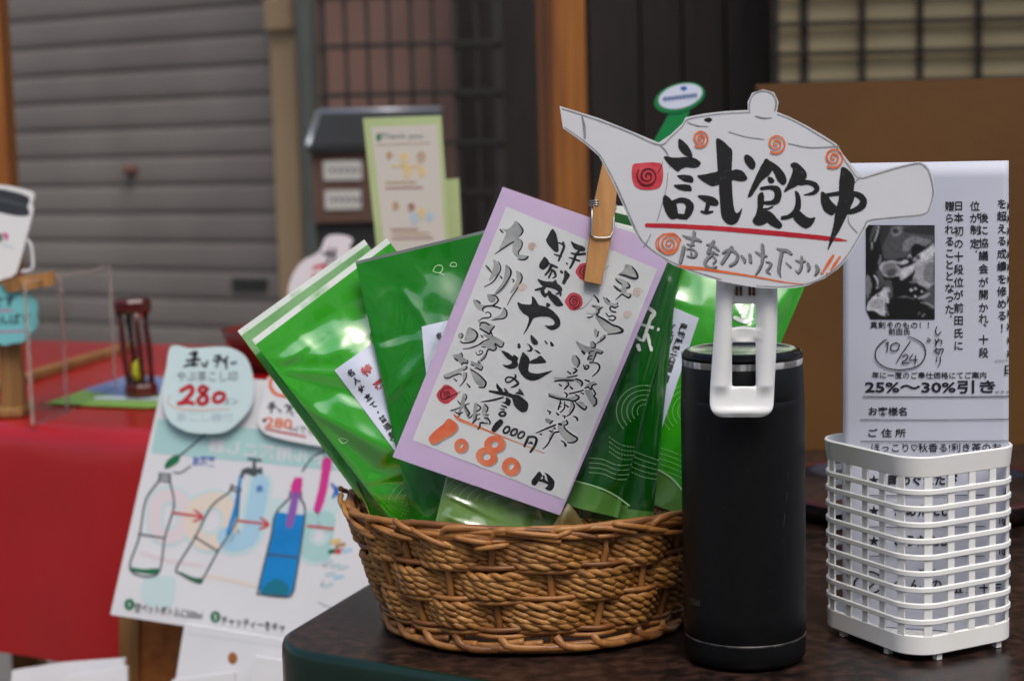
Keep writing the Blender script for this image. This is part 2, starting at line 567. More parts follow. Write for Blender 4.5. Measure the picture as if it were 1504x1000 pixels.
M['lid_dark'] = mat('printed_charcoal', (58, 60, 66), rough=.4)
M['matblue'] = mat('printed_mat_blue', (104, 122, 160), rough=.7)
M['matgreen'] = mat('printed_mat_green', (120, 158, 70), rough=.7)
M['ground'] = mat('grey_paving', (120, 116, 110), (104, 100, 96), rough=.85, scale=3, bump=.003, bscale=30)
M['facade'] = mat('street_facade', (206, 200, 190), (190, 184, 175), rough=.8, scale=2)
M['darkglass'] = mat('facade_window', (40, 46, 52), rough=.1)
M['eave'] = mat('eave_wood', (70, 54, 40), (54, 42, 32), rough=.75, scale=6, stretch=(4, .5, 4))
M['photoprint'] = mat('halftone_print', (120, 120, 122), rough=.5)
_n = M['photoprint'].node_tree
_a = _n.nodes.new('ShaderNodeVertexColor')
_a.layer_name = 'tone'
_n.links.new(_a.outputs[0], _n.nodes['Principled BSDF'].inputs['Base Color'])

# ------------------------------------------------------------------ the setting
m = MB()
m.add([(-60, -60, 0), (60, -60, 0), (60, 60, 0), (-60, 60, 0)], [(0, 1, 2, 3)], M['ground'])
tag(m.build('ground'), kind='structure')


def obox(p0, p1, th, z0, z1, mt, mb, back=True):
    """upright slab between two ground points, thickness away from the camera"""
    a, b = Vector((p0[0], p0[1], 0)), Vector((p1[0], p1[1], 0))
    d = (b - a).normalized()
    n = Vector((-d.y, d.x, 0))
    if n.y < 0:
        n = -n
    c = (a + b) / 2 + n * th / 2 + Vector((0, 0, (z0 + z1) / 2))
    mb.box(c, ((b - a).length, th, z1 - z0), mt, (d, n, Vector((0, 0, 1))))


# roller shutter, its right end nearer the camera
yw = math.radians(-29)
e1 = Vector((math.cos(yw), math.sin(yw), 0))
en = Vector((math.sin(yw), -math.cos(yw), 0))
pr = atY(415, 215, 4.35)
pr.z = 0
zl = atY(415, 5, 4.35).z
pitch = 43.4 / 2500 * 4.35
rs = empty('roller_shutter', pr, 'closed grey metal roller shutter with horizontal slats behind the red stall', 'shutter')
m = MB()
prof = [(-.006, 0), (-.006, .005), (.000, .009), (.0022, .018), (.0030, .036), (.0022, pitch - .014), (.0004, pitch - .004), (-.006, pitch)]
k0 = int((zl - .05) / pitch)
for k in range(-int((2.5 - zl) / pitch), k0):
    zb = zl - (k + 1) * pitch
    vs = []
    for sx in (-5.0, 0):
        for d, z in prof:
            vs.append(pr + e1 * sx + en * d + Vector((0, 0, zb + z)))
    n = len(prof)
    m.add(vs, [(i, i + n, i + n + 1, i + 1) for i in range(n - 1)], M['shutter'])
m.build('slat_panel', rs)
m = MB()
m.box(pr + e1 * .045 + en * .02 + Vector((0, 0, 1.25)), (.075, .06, 2.5), M['rail'], (e1, en, Vector((0, 0, 1))))
m.box(pr + e1 * .05 + en * .055 + Vector((0, 0, atY(425, 22, 4.3).z)), (.08, .03, .08), M['rail'], (e1, en, Vector((0, 0, 1))))
m.build('guide_rail', rs, bevel=.004)
sh = Flat(pr, -29)
m = MB()
p = sh.at(196, 250, .012)
for i in range(1):
    fr = Matrix((e1, Vector((0, 0, 1)), en)).transposed()
    vs, fs = [], []
    for r_, d_ in ((.017, -.008), (.017, .006), (.012, .014), (.0, .016)):
        for a in range(16):
            vs.append(p + fr @ Vector((r_ * math.cos(a * .3927), r_ * math.sin(a * .3927), d_)))
    for j in range(3):
        for a in range(16):
            fs.append((j * 16 + a, j * 16 + (a + 1) % 16, j * 16 + 16 + (a + 1) % 16, j * 16 + 16 + a))
    m.add(vs, fs, mat('rusty_knob', (104, 66, 56), rough=.6), True)
m.build('pull_knob', rs)
m = MB()
m.slab(sh, [(344, 408), (394, 409), (394, 426), (344, 425)], .008, M['boxdark'], lift=.011)
m.slab(sh, [(350, 412), (388, 413), (388, 422), (350, 421)], .002, M['ironbar'], lift=.0125)
m.build('letter_slot', rs)

# drain pipe
pp = atY(457, 200, 4.0)
m = MB()
m.lathe((pp.x, pp.y, 0), [(.024, 0), (.024, 2.5)], M['pipe'], 20)
for z in (.5, 1.42):
    m.lathe((pp.x, pp.y, z), [(.024, -.02), (.028, -.02), (.028, .02), (.024, .02)], M['pipe'], 20)
tag(m.build('drain_pipe', origin=(pp.x, pp.y, 0)), 'grey green vertical drain pipe between the shutter and the dark lattice', 'pipe')

# pink plaster wall behind the lattice
a, b = atY(452, 200, 4.12), atY(674, 200, 4.0)
m = MB()
obox(a, b, .1, 0, 2.5, M['pinkwall'], m)
tag(m.build('plaster_wall', origin=(a.x, a.y, 0)), 'dull pink plastered wall behind the dark iron lattice', 'wall')
# iron lattice
lf = Flat(atY(600, 100, 3.5), -6)
m = MB()


def vbar(sf, px, wpx, mt, mb, y0=-500, y1=900, th=.012, lift=0):
    a = sf.at(px, 100, lift)
    s = wpx / 2500 * a.y
    mb.box((a.x, a.y, 1.25), (s, th, 2.5), mt)


for px, wd in ((476, 7), (509, 5), (541, 5), (573, 5), (605, 6), (637, 5), (670, 8), (701, 5), (732, 14)):
    vbar(lf, px, wd, M['ironbar'], m)
ea, eb = lf.at(470, 100), lf.at(738, 100)
for py in (-80, -6, 66, 138, 211, 284, 357, 430):
    z = lf.at(600, py).z
    obox((ea.x, ea.y - .012), (eb.x, eb.y - .012), .010, z - .0045, z + .0045, M['ironbar'], m)
tag(m.build('iron_lattice', origin=(ea.x, ea.y, 0)), 'dark lattice of thin iron bars in front of the pink wall', 'lattice')

# dark plank wall
m = MB()
xs = [672, 735, 800, 866, 942, 1004, 1066, 1144]
for i in range(len(xs) - 1):
    a, b = atY(xs[i] + 2, 200, 3.62 - (.012 if i % 2 else 0)), atY(xs[i + 1] - 2, 200, 3.62 - (.012 if i % 2 else 0))
    obox(a, b, .03, 0, 2.5, M['plank'], m)
a, b = atY(672, 200, 3.66), atY(1144, 200, 3.66)
obox(a, b, .02, 0, 2.5, M['darkbar'], m)
tag(m.build('plank_wall', origin=(a.x, a.y, 0)), 'dark stained wall of vertical boards behind the orange post', 'wall')

# paper screen window on the right
ss = Flat(atY(1300, 60, 3.3), 0)
a, b = ss.at(1138, 60), ss.at(2460, 60)
sw = empty('lattice_window', (a.x, a.y, 0), 'beige paper window with dark wooden grid above the brown board', 'window')
m = MB()
obox((a.x, a.y + .010), (b.x, b.y + .010), .02, .3, 2.5, M['shoji'], m)
m.build('screen_paper', sw)
m = MB()
for i, px in enumerate((1140, 1182) + tuple(1267 + 85.3 * q for q in range(15))):
    vbar(ss, px, 7 if i != 1 else 11, M['darkbar'], m, th=.012, lift=-.005 if i % 2 else 0)
for py in (-102, -57, -12, 33, 77, 120, 164, 208, 253, 298):
    z = ss.at(1300, py).z
    obox((a.x, a.y - .014), (b.x, b.y - .014), .010, z - .0045, z + .0045, M['darkbar'], m)
m.build('window_grid', sw)

# upright posts
def post(px, py, Y, wpx, dep, yaw, label):
    c = atY(px, py, Y)
    y = math.radians(yaw)
    mb = MB()
    mb.box((c.x, c.y, 1.3), (wpx / 2500 * Y, dep, 2.6), M['post'], (Vector((math.cos(y), math.sin(y), 0)), Vector((-math.sin(y), math.cos(y), 0)), Vector((0, 0, 1))))
    return tag(mb.build('wooden_post', origin=(c.x, c.y, 0), bevel=.003), label, 'post', 'orange stained wooden posts')


post(826, 150, 2.4, 52, .06, 22, 'orange brown wooden post in front of the dark plank wall')
post(-6, 150, 2.45, 40, .05, 0, 'orange wooden post at the left edge behind the cup sign')

# unseen roof added to darken the background; unseen house front added for reflections
m = MB()
m.box((2.95, 3.3, 2.76), (4.6, 2.4, .08), M['eave'])
for i in range(12):
    m.box((0.75 + i * .4, 3.3, 2.68), (.06, 2.4, .08), M['eave'])
tag(m.build('eaves', origin=(2.95, 3.3, 2.7)), 'brown wooden eaves sheltering the back of the stalls', 'roof')
m = MB()
m.box((0, -7.5, 2.7), (24, .4, 5.4), M['facade'])
fo = m.build('street_house', origin=(0, -7.5, 0))
tag(fo, 'low grey brown house front across the street', 'house')
for i in range(9):
    for z in (1.4, 4.0):
        m = MB()
        m.box((-9 + i * 2.2, -7.28, z), (1.2, .05, 1.4), M['darkglass'])
        m.build('window', fo)

# letter box on the lattice
mf = Flat(atY(550, 250, 3.2), 0)
mo = mf.at(550, 330)
mbx = empty('letter_box', (mo.x, mo.y, mo.z), 'brown metal letter box with two white name plates and sloping dark lid', 'mailbox')
m = MB()
m.slab(mf, [(456, 213), (650, 208), (653, 322), (461, 328)], .13, M['boxmetal'])
m.slab(mf, [(462, 329), (652, 324), (653, 362), (466, 366)], .1, M['boxdark'], lift=-.01)
m.build('box_body', mbx, bevel=.003)
m = MB()
bk = Flat(atY(550, 160, 3.33), 0)
q = [mf.at(453, 215, .012), mf.at(652, 209, .012), bk.at(648, 161), bk.at(468, 165)]
m.add(q + [p - Vector((0, 0, .012)) for p in q], [(0, 1, 2, 3), (7, 6, 5, 4), (0, 4, 5, 1), (1, 5, 6, 2), (2, 6, 7, 3), (3, 7, 4, 0)], M['boxdark'])
m.tube([q[3], q[2]], .0055, M['boxsilver'], 8)
m.tube([q[0], q[3]], .0055, M['boxsilver'], 8)
m.build('lid', mbx)
for (x0, y0, x1, y1) in ((475, 237, 531, 264), (477, 280, 530, 307)):
    m = MB()
    m.slab(mf, [(x0, y0), (x1, y0 - 1), (x1 + 1, y1), (x0 + 1, y1 + 1)], .003, M['platewhite'], lift=.004)
    for k in range(5):
        cx = x0 + 9 + k * 9.5
        m.stroke(mf, [(cx, y0 + 10, 3), (cx + 4, y0 + 13, 4), (cx + 1, y0 + 18, 2)], M['printgrey'], lift=.0045)
    m.build('name_plate', mbx)

# brown board standing on the table behind everything
bf = Flat(atY(1300, 690, 1.57), 0)
m = MB()
pb = [bf.at(1112, 124), bf.at(1600, 112), bf.at(1600, 697), bf.at(1112, 697)]
pb[2].z = pb[3].z = T + .0006
pb[3].x = pb[0].x + .002
m.slab(bf, pb, .012, M['brownboard'], world=True)
tag(m.build('brown_board', origin=(pb[3] + pb[2]) / 2, bevel=.0015), 'plain brown hardboard panel standing upright behind the round black tray', 'board')

# ------------------------------------------------------------------ the red stall on the left
ST = .745
sdir = Vector((.909, -.416, 0))
snrm = Vector((.416, .909, 0))
sA = atZ(0, 622, ST)
s0 = sA - sdir * .9
s1 = sA + sdir * .56
m = MB()
dt = empty('stall_table', ((s0 + s1) / 2 + snrm * .32) * 1.0 - Vector((0, 0, ST)), 'wooden stall table under the red cloth', 'table')
c = (s0 + s1) / 2 + snrm * .325
m.box((c.x, c.y, ST - .025), (1.44, .60, .04), M['pale_wood'], (sdir, snrm, Vector((0, 0, 1))))
m.build('tabletop', dt)
for i in (-.66, .66):
    for j in (-.24, .24):
        m = MB()
        q = c + sdir * i + snrm * j
        m.box((q.x, q.y, (ST - .046) / 2), (.05, .05, ST - .046), M['pale_wood'], (sdir, snrm, Vector((0, 0, 1))))
        m.build('leg', dt)
# cloth: top, rounded edge, front drop
m = MB()
nx = 90
prof = [(.64, 0), (.45, 0), (.25, 0), (.10, 0), (.04, 0), (.018, -.0005), (.008, -.003), (.001, -.008), (-.003, -.015), (-.0045, -.022)] + [(-.006 - .001 * k, -.018 - .018 * (k + 1)) for k in range(12)]
vs = []
for i in range(nx + 1):
    base = s0 + (s1 - s0) * (i / nx)
    for j, (d, z) in enumerate(prof):
        wv = 0
        if j > 8:
            f = (j - 8) / 12
            wv = .006 * f * (math.sin(i * .42) + .6 * math.sin(i * .23 + 1))
        vs.append(base + snrm * (d - wv) + Vector((0, 0, z)))
n = len(prof)
m.add(vs, [(i * n + j, (i + 1) * n + j, (i + 1) * n + j + 1, i * n + j + 1) for i in range(nx) for j in range(n - 1)], M['redcloth'], True)
tag(m.build('red_cloth', origin=(s0 + s1) / 2), 'plain red felt cloth draped over the stall table', 'cloth')
stop = Flat((0, 0, ST), 0)
stop.n = Vector((0, 0, 1))
stop.P = Vector((0, 0, ST))

# printed mat on the cloth
m = MB()
m.slab(stop, [(66, 596), (196, 552), (262, 560), (242, 600), (215, 602)], .001, M['matgreen'], lift=.003)
m.fill(stop, [(122, 577), (196, 553), (261, 561), (252, 582), (180, 588)], M['matblue'], lift=.0036, sm=False)
m.stroke(stop, [(140, 589, 4), (190, 590, 5), (246, 591, 4)], M['faint'], lift=.004)
tag(m.build('printed_mat', origin=stop.at(190, 580)), 'blue and green printed mat under the hourglass', 'mat')

# wooden batten along the back of the table
m = MB()
a, b = stop.at(-60, 592, .006), stop.at(190, 515, .006)
d = (b - a).normalized()
m.box((a + b) / 2, ((b - a).length, .014, .011), M['pale_wood'], (d, Vector((0, 0, 1)).cross(d), Vector((0, 0, 1))))
tag(m.build('wooden_batten', origin=(a + b) / 2 - Vector((0, 0, .0055)), bevel=.002), 'pale wooden batten lying along the back edge of the red cloth', 'batten')

# hourglass
hb = stop.at(208, 588, .0042)
hg = empty('hourglass', hb, 'dark red wooden hourglass with yellow sand on the red stall', 'hourglass')
sc = hb.y / 2500
hgt = 146 * sc
lean = Vector((-.006, 0, 0))
for z, r in ((0, .0182), (hgt - .0155, .0208)):
    m = MB()
    off = lean * (z / hgt)
    m.lathe((hb.x + off.x, hb.y, hb.z + z), [(0, 0), (r * .9, 0), (r, .003), (r, .012), (r * .9, .0152), (0, .0152)], M['darkwood'], 8, False)
    m.build('end_cap', hg)
for k in range(4):
    an = k * math.pi / 2 + .5
    m = MB()
    q = Vector((math.cos(an) * .0135, math.sin(an) * .0135, 0))
    pts = [hb + q * .92 + Vector((0, 0, .012)), hb + q + lean * .25 + Vector((0, 0, .03)), hb + q * 1.05 + lean * .5 + Vector((0, 0, hgt * .5)), hb + q + lean * .75 + Vector((0, 0, hgt - .03)), hb + q * 1.1 + lean + Vector((0, 0, hgt - .013))]
    m.tube(pts, [.0038, .003, .0038, .003, .0038], M['darkwood'], 8)
    m.build('spindle', hg)
m = MB()
g = [(.003, .0155), (.007, .018), (.008, .025), (.0075, .040), (.002, .052), (.0012, hgt / 2), (.002, hgt - .049), (.008, hgt - .036), (.0095, hgt - .025), (.008, hgt - .016), (.003, hgt - .0135)]
m.lathe((hb.x - .003, hb.y, hb.z), g, M['glass'], 16)
gl = m.build('glass_bulb', hg)
m = MB()
m.lathe((hb.x - .0015, hb.y, hb.z), [(0, .0165), (.006, .018), (.0072, .025), (.0070, .036), (.002, .041), (.0, .042)], M['sand'], 14)
m.build('sand', gl)

# clear acrylic corner screen
sx = stop.at(48, 625, 0)
sy = stop.at(170, 577, 0)
au = (sy - sx)
an_ = Vector((-au.y, au.x, 0)).normalized()
ac = empty('acrylic_screen', sx, 'clear acrylic corner screen standing on the red stall', 'screen')
hgt2 = .142


def pane(p, q, th, h, name):
    d = (q - p).normalized()
    nn = Vector((-d.y, d.x, 0))
    mb = MB()
    mb.box((p + q) / 2 + Vector((0, 0, h / 2 + .0005)), ((q - p).length, th, h), M['glass'], (d, nn, Vector((0, 0, 1))))
    pn = mb.build(name, ac)
    mb = MB()
    for t in (p, q):
        mb.box(t + d * (.0006 if t is p else -.0006) + Vector((0, 0, h / 2 + .0005)), (.0011, th + .0006, h - .001), M['acryledge'], (d, nn, Vector((0, 0, 1))))
    mb.box((p + q) / 2 + Vector((0, 0, h + .0012)), ((q - p).length, th + .0004, .0010), M['acryledge'], (d, nn, Vector((0, 0, 1))))
    mb.build('polished_edge', pn)


pane(sx, sy, .003, hgt2, 'side_pane')
pane(sx + au * .42 - sdir * .2, sx + au * .42 - sdir * .004, .003, hgt2, 'front_pane')

# little stand carrying the cup sign and the flower card
px0 = stop.at(22, 611, 0)
ps = empty('sign_stick', px0, 'pale wooden stick holding the cup sign at the left edge of the stall', 'stand')
m = MB()
zt = atY(24, 408, px0.y).z
m.box((px0.x, px0.y, (ST + zt) / 2 + .001), (.022, .016, zt - ST), M['pale_wood'])
m.build('stick', ps, bevel=.0015)
m = MB()
m.box((px0.x - .01, px0.y + .004, ST + .0055), (.045, .04, .0095), M['pale_wood'])
m.build('foot_block', ps, bevel=.002)
cf = Flat(atY(20, 340, px0.y - .016), 0, 2)
o1, s1_ = (0, 240), 2.381


def pxs(pts, o, s):
    return [(o[0] + x / s, o[1] + y / s) for x, y in pts]


m = MB()
m.slab(cf, smooth(pxs([(-70, 80), (0, 76), (60, 85), (112, 100), (120, 116), (112, 140), (116, 165), (95, 250), (62, 368), (50, 388), (20, 402), (-70, 400)], o1, s1_), True, 3), .002, M['card_edge'])
m.fill(cf, [(-66, 90), (0, 90), (60, 102), (100, 118), (102, 140), (96, 150), (102, 180), (60, 184), (0, 172), (-66, 160)], M['lid_dark'], o=o1, sc=s1_)
m.stroke(cf, [(-60, 122, 10), (10, 128, 12), (90, 150, 8)], M['greymark'], o=o1, sc=s1_)
m.fill(cf, [(-4, 245), (8, 255), (4, 275), (-8, 270)], M['leafgreen'], o=o1, sc=s1_)
m.stroke(cf, [(12, 248, 10), (24, 252, 12), (20, 265, 10)], M['magenta'], o=o1, sc=s1_)
m.stroke(cf, [(10, 285, 5), (30, 290, 5), (48, 296, 5)], M['faint'], o=o1, sc=s1_)
cs = tag(m.build('cup_sign', origin=cf.at(10, 408)), 'cut out card of a white tumbler with charcoal lid held above the stall', 'sign')
m = MB()
m.tube([cf.at(*q, -.004) for q in smooth(pxs([(88, 265), (104, 285), (110, 330), (108, 370), (70, 380)], o1, s1_), False, 3)], .0016, M['paper'], 6)
m.build('cord_loop', cs)
m = MB()
pf = Flat(atY(50, 410, px0.y - .024), 0)
m.slab(pf, pxs([(62, 400), (188, 376), (192, 424), (84, 444)], o1, s1_), .006, M['peg'], lift=.003)
m.slab(pf, pxs([(0, 414), (62, 400), (84, 444), (30, 452)], o1, s1_), .006, M['pale_wood'], lift=.001)
tag(m.build('clothes_peg', origin=pf.at(50, 430), bevel=.001), 'wooden clothes peg gripping the cup sign on its stick', 'clothes peg', 'wooden clothes pegs')
m = MB()
ff = Flat(atY(20, 460, px0.y - .021), 0, 1)
fl = []
for k in range(60):
    a = k / 60 * 2 * math.pi
    r = 1 + .09 * abs(math.sin(a * 4.5))
    fl.append((12 + 41 * math.cos(a) * r, 462 + 42 * math.sin(a) * r))
m.slab(ff, fl, .0015, M['tealflower'])
m.text(ff, 'です', 5, 443, 18, M['print'], rot=-3, bold=.02)
m.text(ff, 'らんぱす', 14, 469, 17, M['print'], rot=-4, w=62, bold=.02)
m.stroke(ff, [(-12, 456, 2), (18, 456, 2)], M['magenta'])
m.stroke(ff, [(-12, 488, 2), (36, 486, 2)], M['magenta'])
tag(m.build('price_card', origin=ff.at(14, 500)), 'teal flower shaped price card below the cup sign', 'price card')

# bowl, small teapot sign and leaflets further along the stall
bp_ = stop.at(398, 545, .0006)
m = MB()
m.lathe(bp_, [(0, .003), (.02, .003), (.02, 0), (.024, 0), (.026, .008), (.05, .03), (.058, .052), (.056, .053), (.047, .032), (.02, .012), (0, .010)], M['bowl'], 40)
tag(m.build('lacquer_bowl', origin=bp_), 'red brown lacquer bowl half hidden behind the green tea pouches', 'bowl')

wf = Flat(stop.at(470, 522, 0), -8, 4)
m = MB()
m.slab(wf, smooth([(424, 440), (428, 408), (444, 384), (468, 370), (480, 348), (502, 345), (518, 352), (514, 366), (540, 380), (560, 420), (552, 470), (500, 500), (446, 490)], True, 3), .0015, M['board'])
for s_ in ([(474, 372, 4), (492, 374, 4)], [(484, 366, 4), (482, 384, 4), (474, 392, 3)], [(492, 366, 4), (490, 392, 4)]):
    m.stroke(wf, s_, M['inkthin'])
m.stroke(wf, [(461, 394, 5), (476, 390, 5), (474, 402, 5), (460, 406, 5)], M['red'])
m.stroke(wf, [(440, 430, 4), (480, 425, 4), (530, 430, 3)], M['red'])
ws = tag(m.build('teapot_sign', origin=wf.at(480, 522)), 'small white teapot shaped sign on the stall behind the pouches', 'sign', 'teapot shaped signs')
m = MB()
a = wf.at(486, 480, -.003)
m.tube([a, Vector((a.x, a.y + .004, ST + .001))], .002, M['metalleg'], 8)
m.build('stem', ws)

pf2 = Flat(atY(595, 360, 1.72), 6, 6)
m = MB()
pl = [pf2.at(533, 174), pf2.at(648, 170), pf2.at(672, 520), pf2.at(570, 520)]
for q in (2, 3):
    pl[q].z = max(pl[q].z, ST + .001)
m.slab(pf2, pl, .006, M['palegreen'], world=True)
m.fill(pf2, [(545, 187), (642, 183), (664, 500), (580, 504)], M['leafpage'], lift=.0002, sm=False)
m.text(pf2, 'Thank you', 590, 201, 11, M['printgrey'], w=62, rot=-1, lift=.0006)
m.fill(pf2, [(553, 198), (559, 197), (559, 206), (554, 207)], M['leafgreen'], lift=.0006)
m.stroke(pf2, [(552, 213, 1), (632, 210, 1)], M['tan'], lift=.0006)
for (x, y, r, mt) in ((571, 228, 5, 'tan'), (592, 232, 9, 'yellowp'), (617, 230, 8, 'tan'), (618, 252, 7, 'yellowp'), (597, 252, 9, 'yellowp'), (580, 302, 6, 'tan'), (603, 304, 6, 'brick'), (618, 312, 8, 'yellowp'), (607, 320, 8, 'bluep'), (630, 318, 7, 'bluep')):
    m.spiral(pf2, x, y, r, 1.3, 3.2, M[mt])
for (x0, x1, y, mt) in ((567, 616, 268, 'tan'), (567, 625, 276, 'brick'), (575, 620, 244, 'yellowp'), (575, 616, 337, 'brick'), (577, 632, 343, 'tan'), (577, 640, 350, 'brick')):
    n = int((x1 - x0) / 5)
    for k in range(n):
        m.stroke(pf2, [(x0 + k * 5, y - k * .08, 2.2), (x0 + k * 5 + 3.2, y - k * .08 + .6, 2)], M[mt], lift=.0007)
tag(m.build('leaflet', origin=(pl[2] + pl[3]) / 2), 'tall pale green leaflet with an illustrated cream page in front of the letter box', 'leaflet', 'pale green leaflets')
pf3 = Flat(atY(665, 360, 1.76), 6, 6)
m = MB()
pl = [pf3.at(652, 264), pf3.at(674, 262), pf3.at(686, 520), pf3.at(640, 520)]
for q in (2, 3):
    pl[q].z = max(pl[q].z, ST + .001)
m.slab(pf3, pl, .004, M['palegreen'], world=True)
tag(m.build('leaflet', origin=(pl[2] + pl[3]) / 2), 'narrow pale green leaflet edge peeping out behind the illustrated leaflet', 'leaflet', 'pale green leaflets')

# cork pin board with packets in front of the stall
kf = Flat(atY(300, 760, 1.535), -14, 0)
ko = kf.at(330, 900)
kb = empty('cork_board', (ko.x, ko.y, 0), 'cork pin board with pale wooden frame behind the bottle poster', 'pin board')
m = MB()
q = [kf.at(206, 850), kf.at(540, 850), kf.at(540, 1250), kf.at(206, 1250)]
m.slab(kf, q, .015, M['cork'], world=True)
m.build('cork_panel', kb)
m = MB()
q = [kf.at(178, 860, .004), kf.at(206, 860, .004), kf.at(206, 1260, .004), kf.at(178, 1260, .004)]
m.slab(kf, q, .03, M['pale_wood'], world=True)
q = [kf.at(207, 840, .004), kf.at(540, 840, .004), kf.at(540, 858, .004), kf.at(207, 858, .004)]
m.slab(kf, q, .03, M['pale_wood'], world=True)
m.build('frame', kb, bevel=.002)
for px in (192, 530):
    a = kf.at(px, 1255, -.012)
    m = MB()
    m.box((a.x, a.y, a.z / 2), (.02, .02, a.z), M['pale_wood'])
    m.build('leg', kb)
shf = MB()
a = kf.at(200, 1000, .07)
shz = .47
y = math.radians(-14)
shf.box((a.x + .03, a.y - .0, shz / 2), (.62, .13, shz), M['pale_wood'], (Vector((math.cos(y), math.sin(y), 0)), Vector((-math.sin(y), math.cos(y), 0)), Vector((0, 0, 1))))
tag(shf.build('low_crate', origin=(a.x, a.y, 0), bevel=.003), 'low pale wooden crate below the red cloth', 'crate')
shz += .0008


pf_low = Flat(atY(300, 760, 1.50), -10, 9)


def packet(fl_, pts, label, mt='paper'):
    mb = MB()
    w3 = [fl_.at(x, y, 0) for x, y in pts]
    lo = min(range(len(w3)), key=lambda i: w3[i].z)
    for p in w3:
        if p.z < shz + .03:
            p.z = shz
    mb.slab(fl_, w3, .004, M[mt], world=True)
    o = sum((p for p in w3 if p.z <= shz + .001), Vector()) / max(1, len([p for p in w3 if p.z <= shz + .001]))
    return mb, o


k1 = Flat(pf_low.at(330, 925, .009), -12, 5)
mb, o = packet(k1, [(271, 915), (362, 930), (480, 950), (490, 1150), (240, 1150)], '')
mb.fill(k1, [(342 + 7 * math.cos(i), 966 + 9 * math.sin(i)) for i in [j * .6283 for j in range(10)]], M['cork'], lift=.0003)
mb.stroke(k1, [(272, 930, 1), (350, 940, .8), (420, 950, .8)], M['faint'])
tag(mb.build('paper_packet', origin=o, bevel=.001), 'white paper packet with a round hole below the bottle poster', 'packet', 'white paper packets')
k2 = Flat(pf_low.at(390, 970, .018), -10, 6)
mb, o = packet(k2, [(373, 963), (480, 978), (490, 1150), (345, 1150)], '')
tag(mb.build('paper_packet', origin=o, bevel=.001), 'white paper packet overlapping the holed one beside the dark table', 'packet', 'white paper packets')
k5 = Flat(pf_low.at(300, 995, .024), -12, 6)
mb, o = packet(k5, [(252, 998), (344, 986), (348, 1150), (246, 1150)], '')
tag(mb.build('paper_packet', origin=o, bevel=.001), 'white paper packet with only its slanting top edge showing beneath the holed one', 'packet', 'white paper packets')
k3 = Flat(kf.at(100, 980, .035), -16, 5)
mb, o = packet(k3, [(18, 984), (90, 973), (182, 966), (188, 1150), (12, 1150)], '')
tag(mb.build('paper_packet', origin=o, bevel=.001), 'white paper packet below the front of the red cloth', 'packet', 'white paper packets')
k4 = Flat(kf.at(130, 990, .05), -12, 6)
mb, o = packet(k4, [(98, 992), (186, 978), (192, 1150), (90, 1150)], '')
tag(mb.build('paper_packet', origin=o, bevel=.001), 'brighter white packet in front of the packet under the red cloth', 'packet', 'white paper packets')

# the bottle poster
pf = Flat(atY(300, 760, 1.50), -10, 9)
O8, S8 = (140, 480), 2.0833
m = MB()
m.slab(pf, [(243, 543), (600, 580), (566, 964), (162, 902)], .004, M['board'])
m.fill(pf, [(190, 280), (560, 318), (880, 348), (866, 452), (500, 415), (172, 385)], M['teal'], o=O8, sc=S8, sm=False)
m.text(pf, 'ボトル用茶こし器', 405, 665, 22, M['board'], rot=7, w=200, mirror=True, bold=.02, lift=.0004)
# pale lettering showing through
for pts, mt, wd in (([(228, 515), (192, 530), (184, 598), (204, 640), (250, 634), (280, 580), (262, 525)], 'rosep', 40), ([(350, 530), (300, 560), (300, 620), (340, 660), (395, 640), (415, 580), (390, 535)], 'peachp', 48)):
    m.stroke(pf, [(x, y, wd + 18) for x, y in pts], M['tealpale'], o=O8, sc=S8, closed=True)
    m.stroke(pf, [(x, y, wd) for x, y in pts], M[mt], o=O8, sc=S8, closed=True, lift=.0003)
for pts, mt, wd in (([(505, 480), (490, 560), (470, 640), (420, 660), (400, 640)], 'skyp', 56), ([(560, 560), (600, 650), (560, 680)], 'tealpale', 50), ([(660, 590), (630, 640), (660, 690), (720, 680), (740, 620), (705, 585)], 'teal', 48), ([(740, 540), (760, 600), (770, 700)], 'tealpale', 44)):
    m.stroke(pf, [(x, y, wd + 26) for x, y in pts], M['tealpale'], o=O8, sc=S8)
    m.stroke(pf, [(x, y, wd) for x, y in pts], M[mt], o=O8, sc=S8, lift=.0003)
m.fill(pf, [(150, 770), (190, 762), (245, 770), (240, 840), (220, 860), (160, 850), (140, 820)], M['tealpale'], o=O8, sc=S8)
m.stroke(pf, [(140, 690, 12), (230, 715, 14), (330, 730, 8)], M['rosep'], o=O8, sc=S8)
m.stroke(pf, [(330, 760, 8), (420, 775, 10), (520, 800, 8)], M['peachp'], o=O8, sc=S8)
# bottles
LW = 5.5
b1 = [(197, 447), (193, 472), (155, 530), (135, 640), (108, 742), (190, 755), (214, 642), (241, 545), (230, 476), (229, 449)]
m.fill(pf, [(110, 735), (150, 740), (192, 738), (188, 755), (112, 746)], M['leafgreen'], o=O8, sc=S8, lift=.0005)
m.stroke(pf, [(x, y, LW) for x, y in b1], M['greymark'], o=O8, sc=S8, lift=.0005)
m.stroke(pf, [(133, 633, LW), (212, 645, LW)], M['greymark'], o=O8, sc=S8, lift=.0005)
for yy in (449, 460, 471):
    m.stroke(pf, [(196, yy - 1, 5), (230, yy + 2, 5)], M['greymark'], o=O8, sc=S8, lift=.0005)
m.fill(pf, [(214, 433), (218, 412), (240, 394), (258, 392), (256, 410), (238, 424)], M['leafgreen'], o=O8, sc=S8, lift=.0005)
m.stroke(pf, [(255, 396, 6), (300, 360, 5), (344, 322, 5)], M['greymark'], o=O8, sc=S8, lift=.0005)
m.text(pf, 'お茶葉', 300, 677, 15, M['blue'], rot=2, w=34, bold=.03, lift=.0005)
m.stroke(pf, [(292, 425, 4), (262, 445, 4), (240, 444, 4)], M['greymark'], o=O8, sc=S8, lift=.0005)
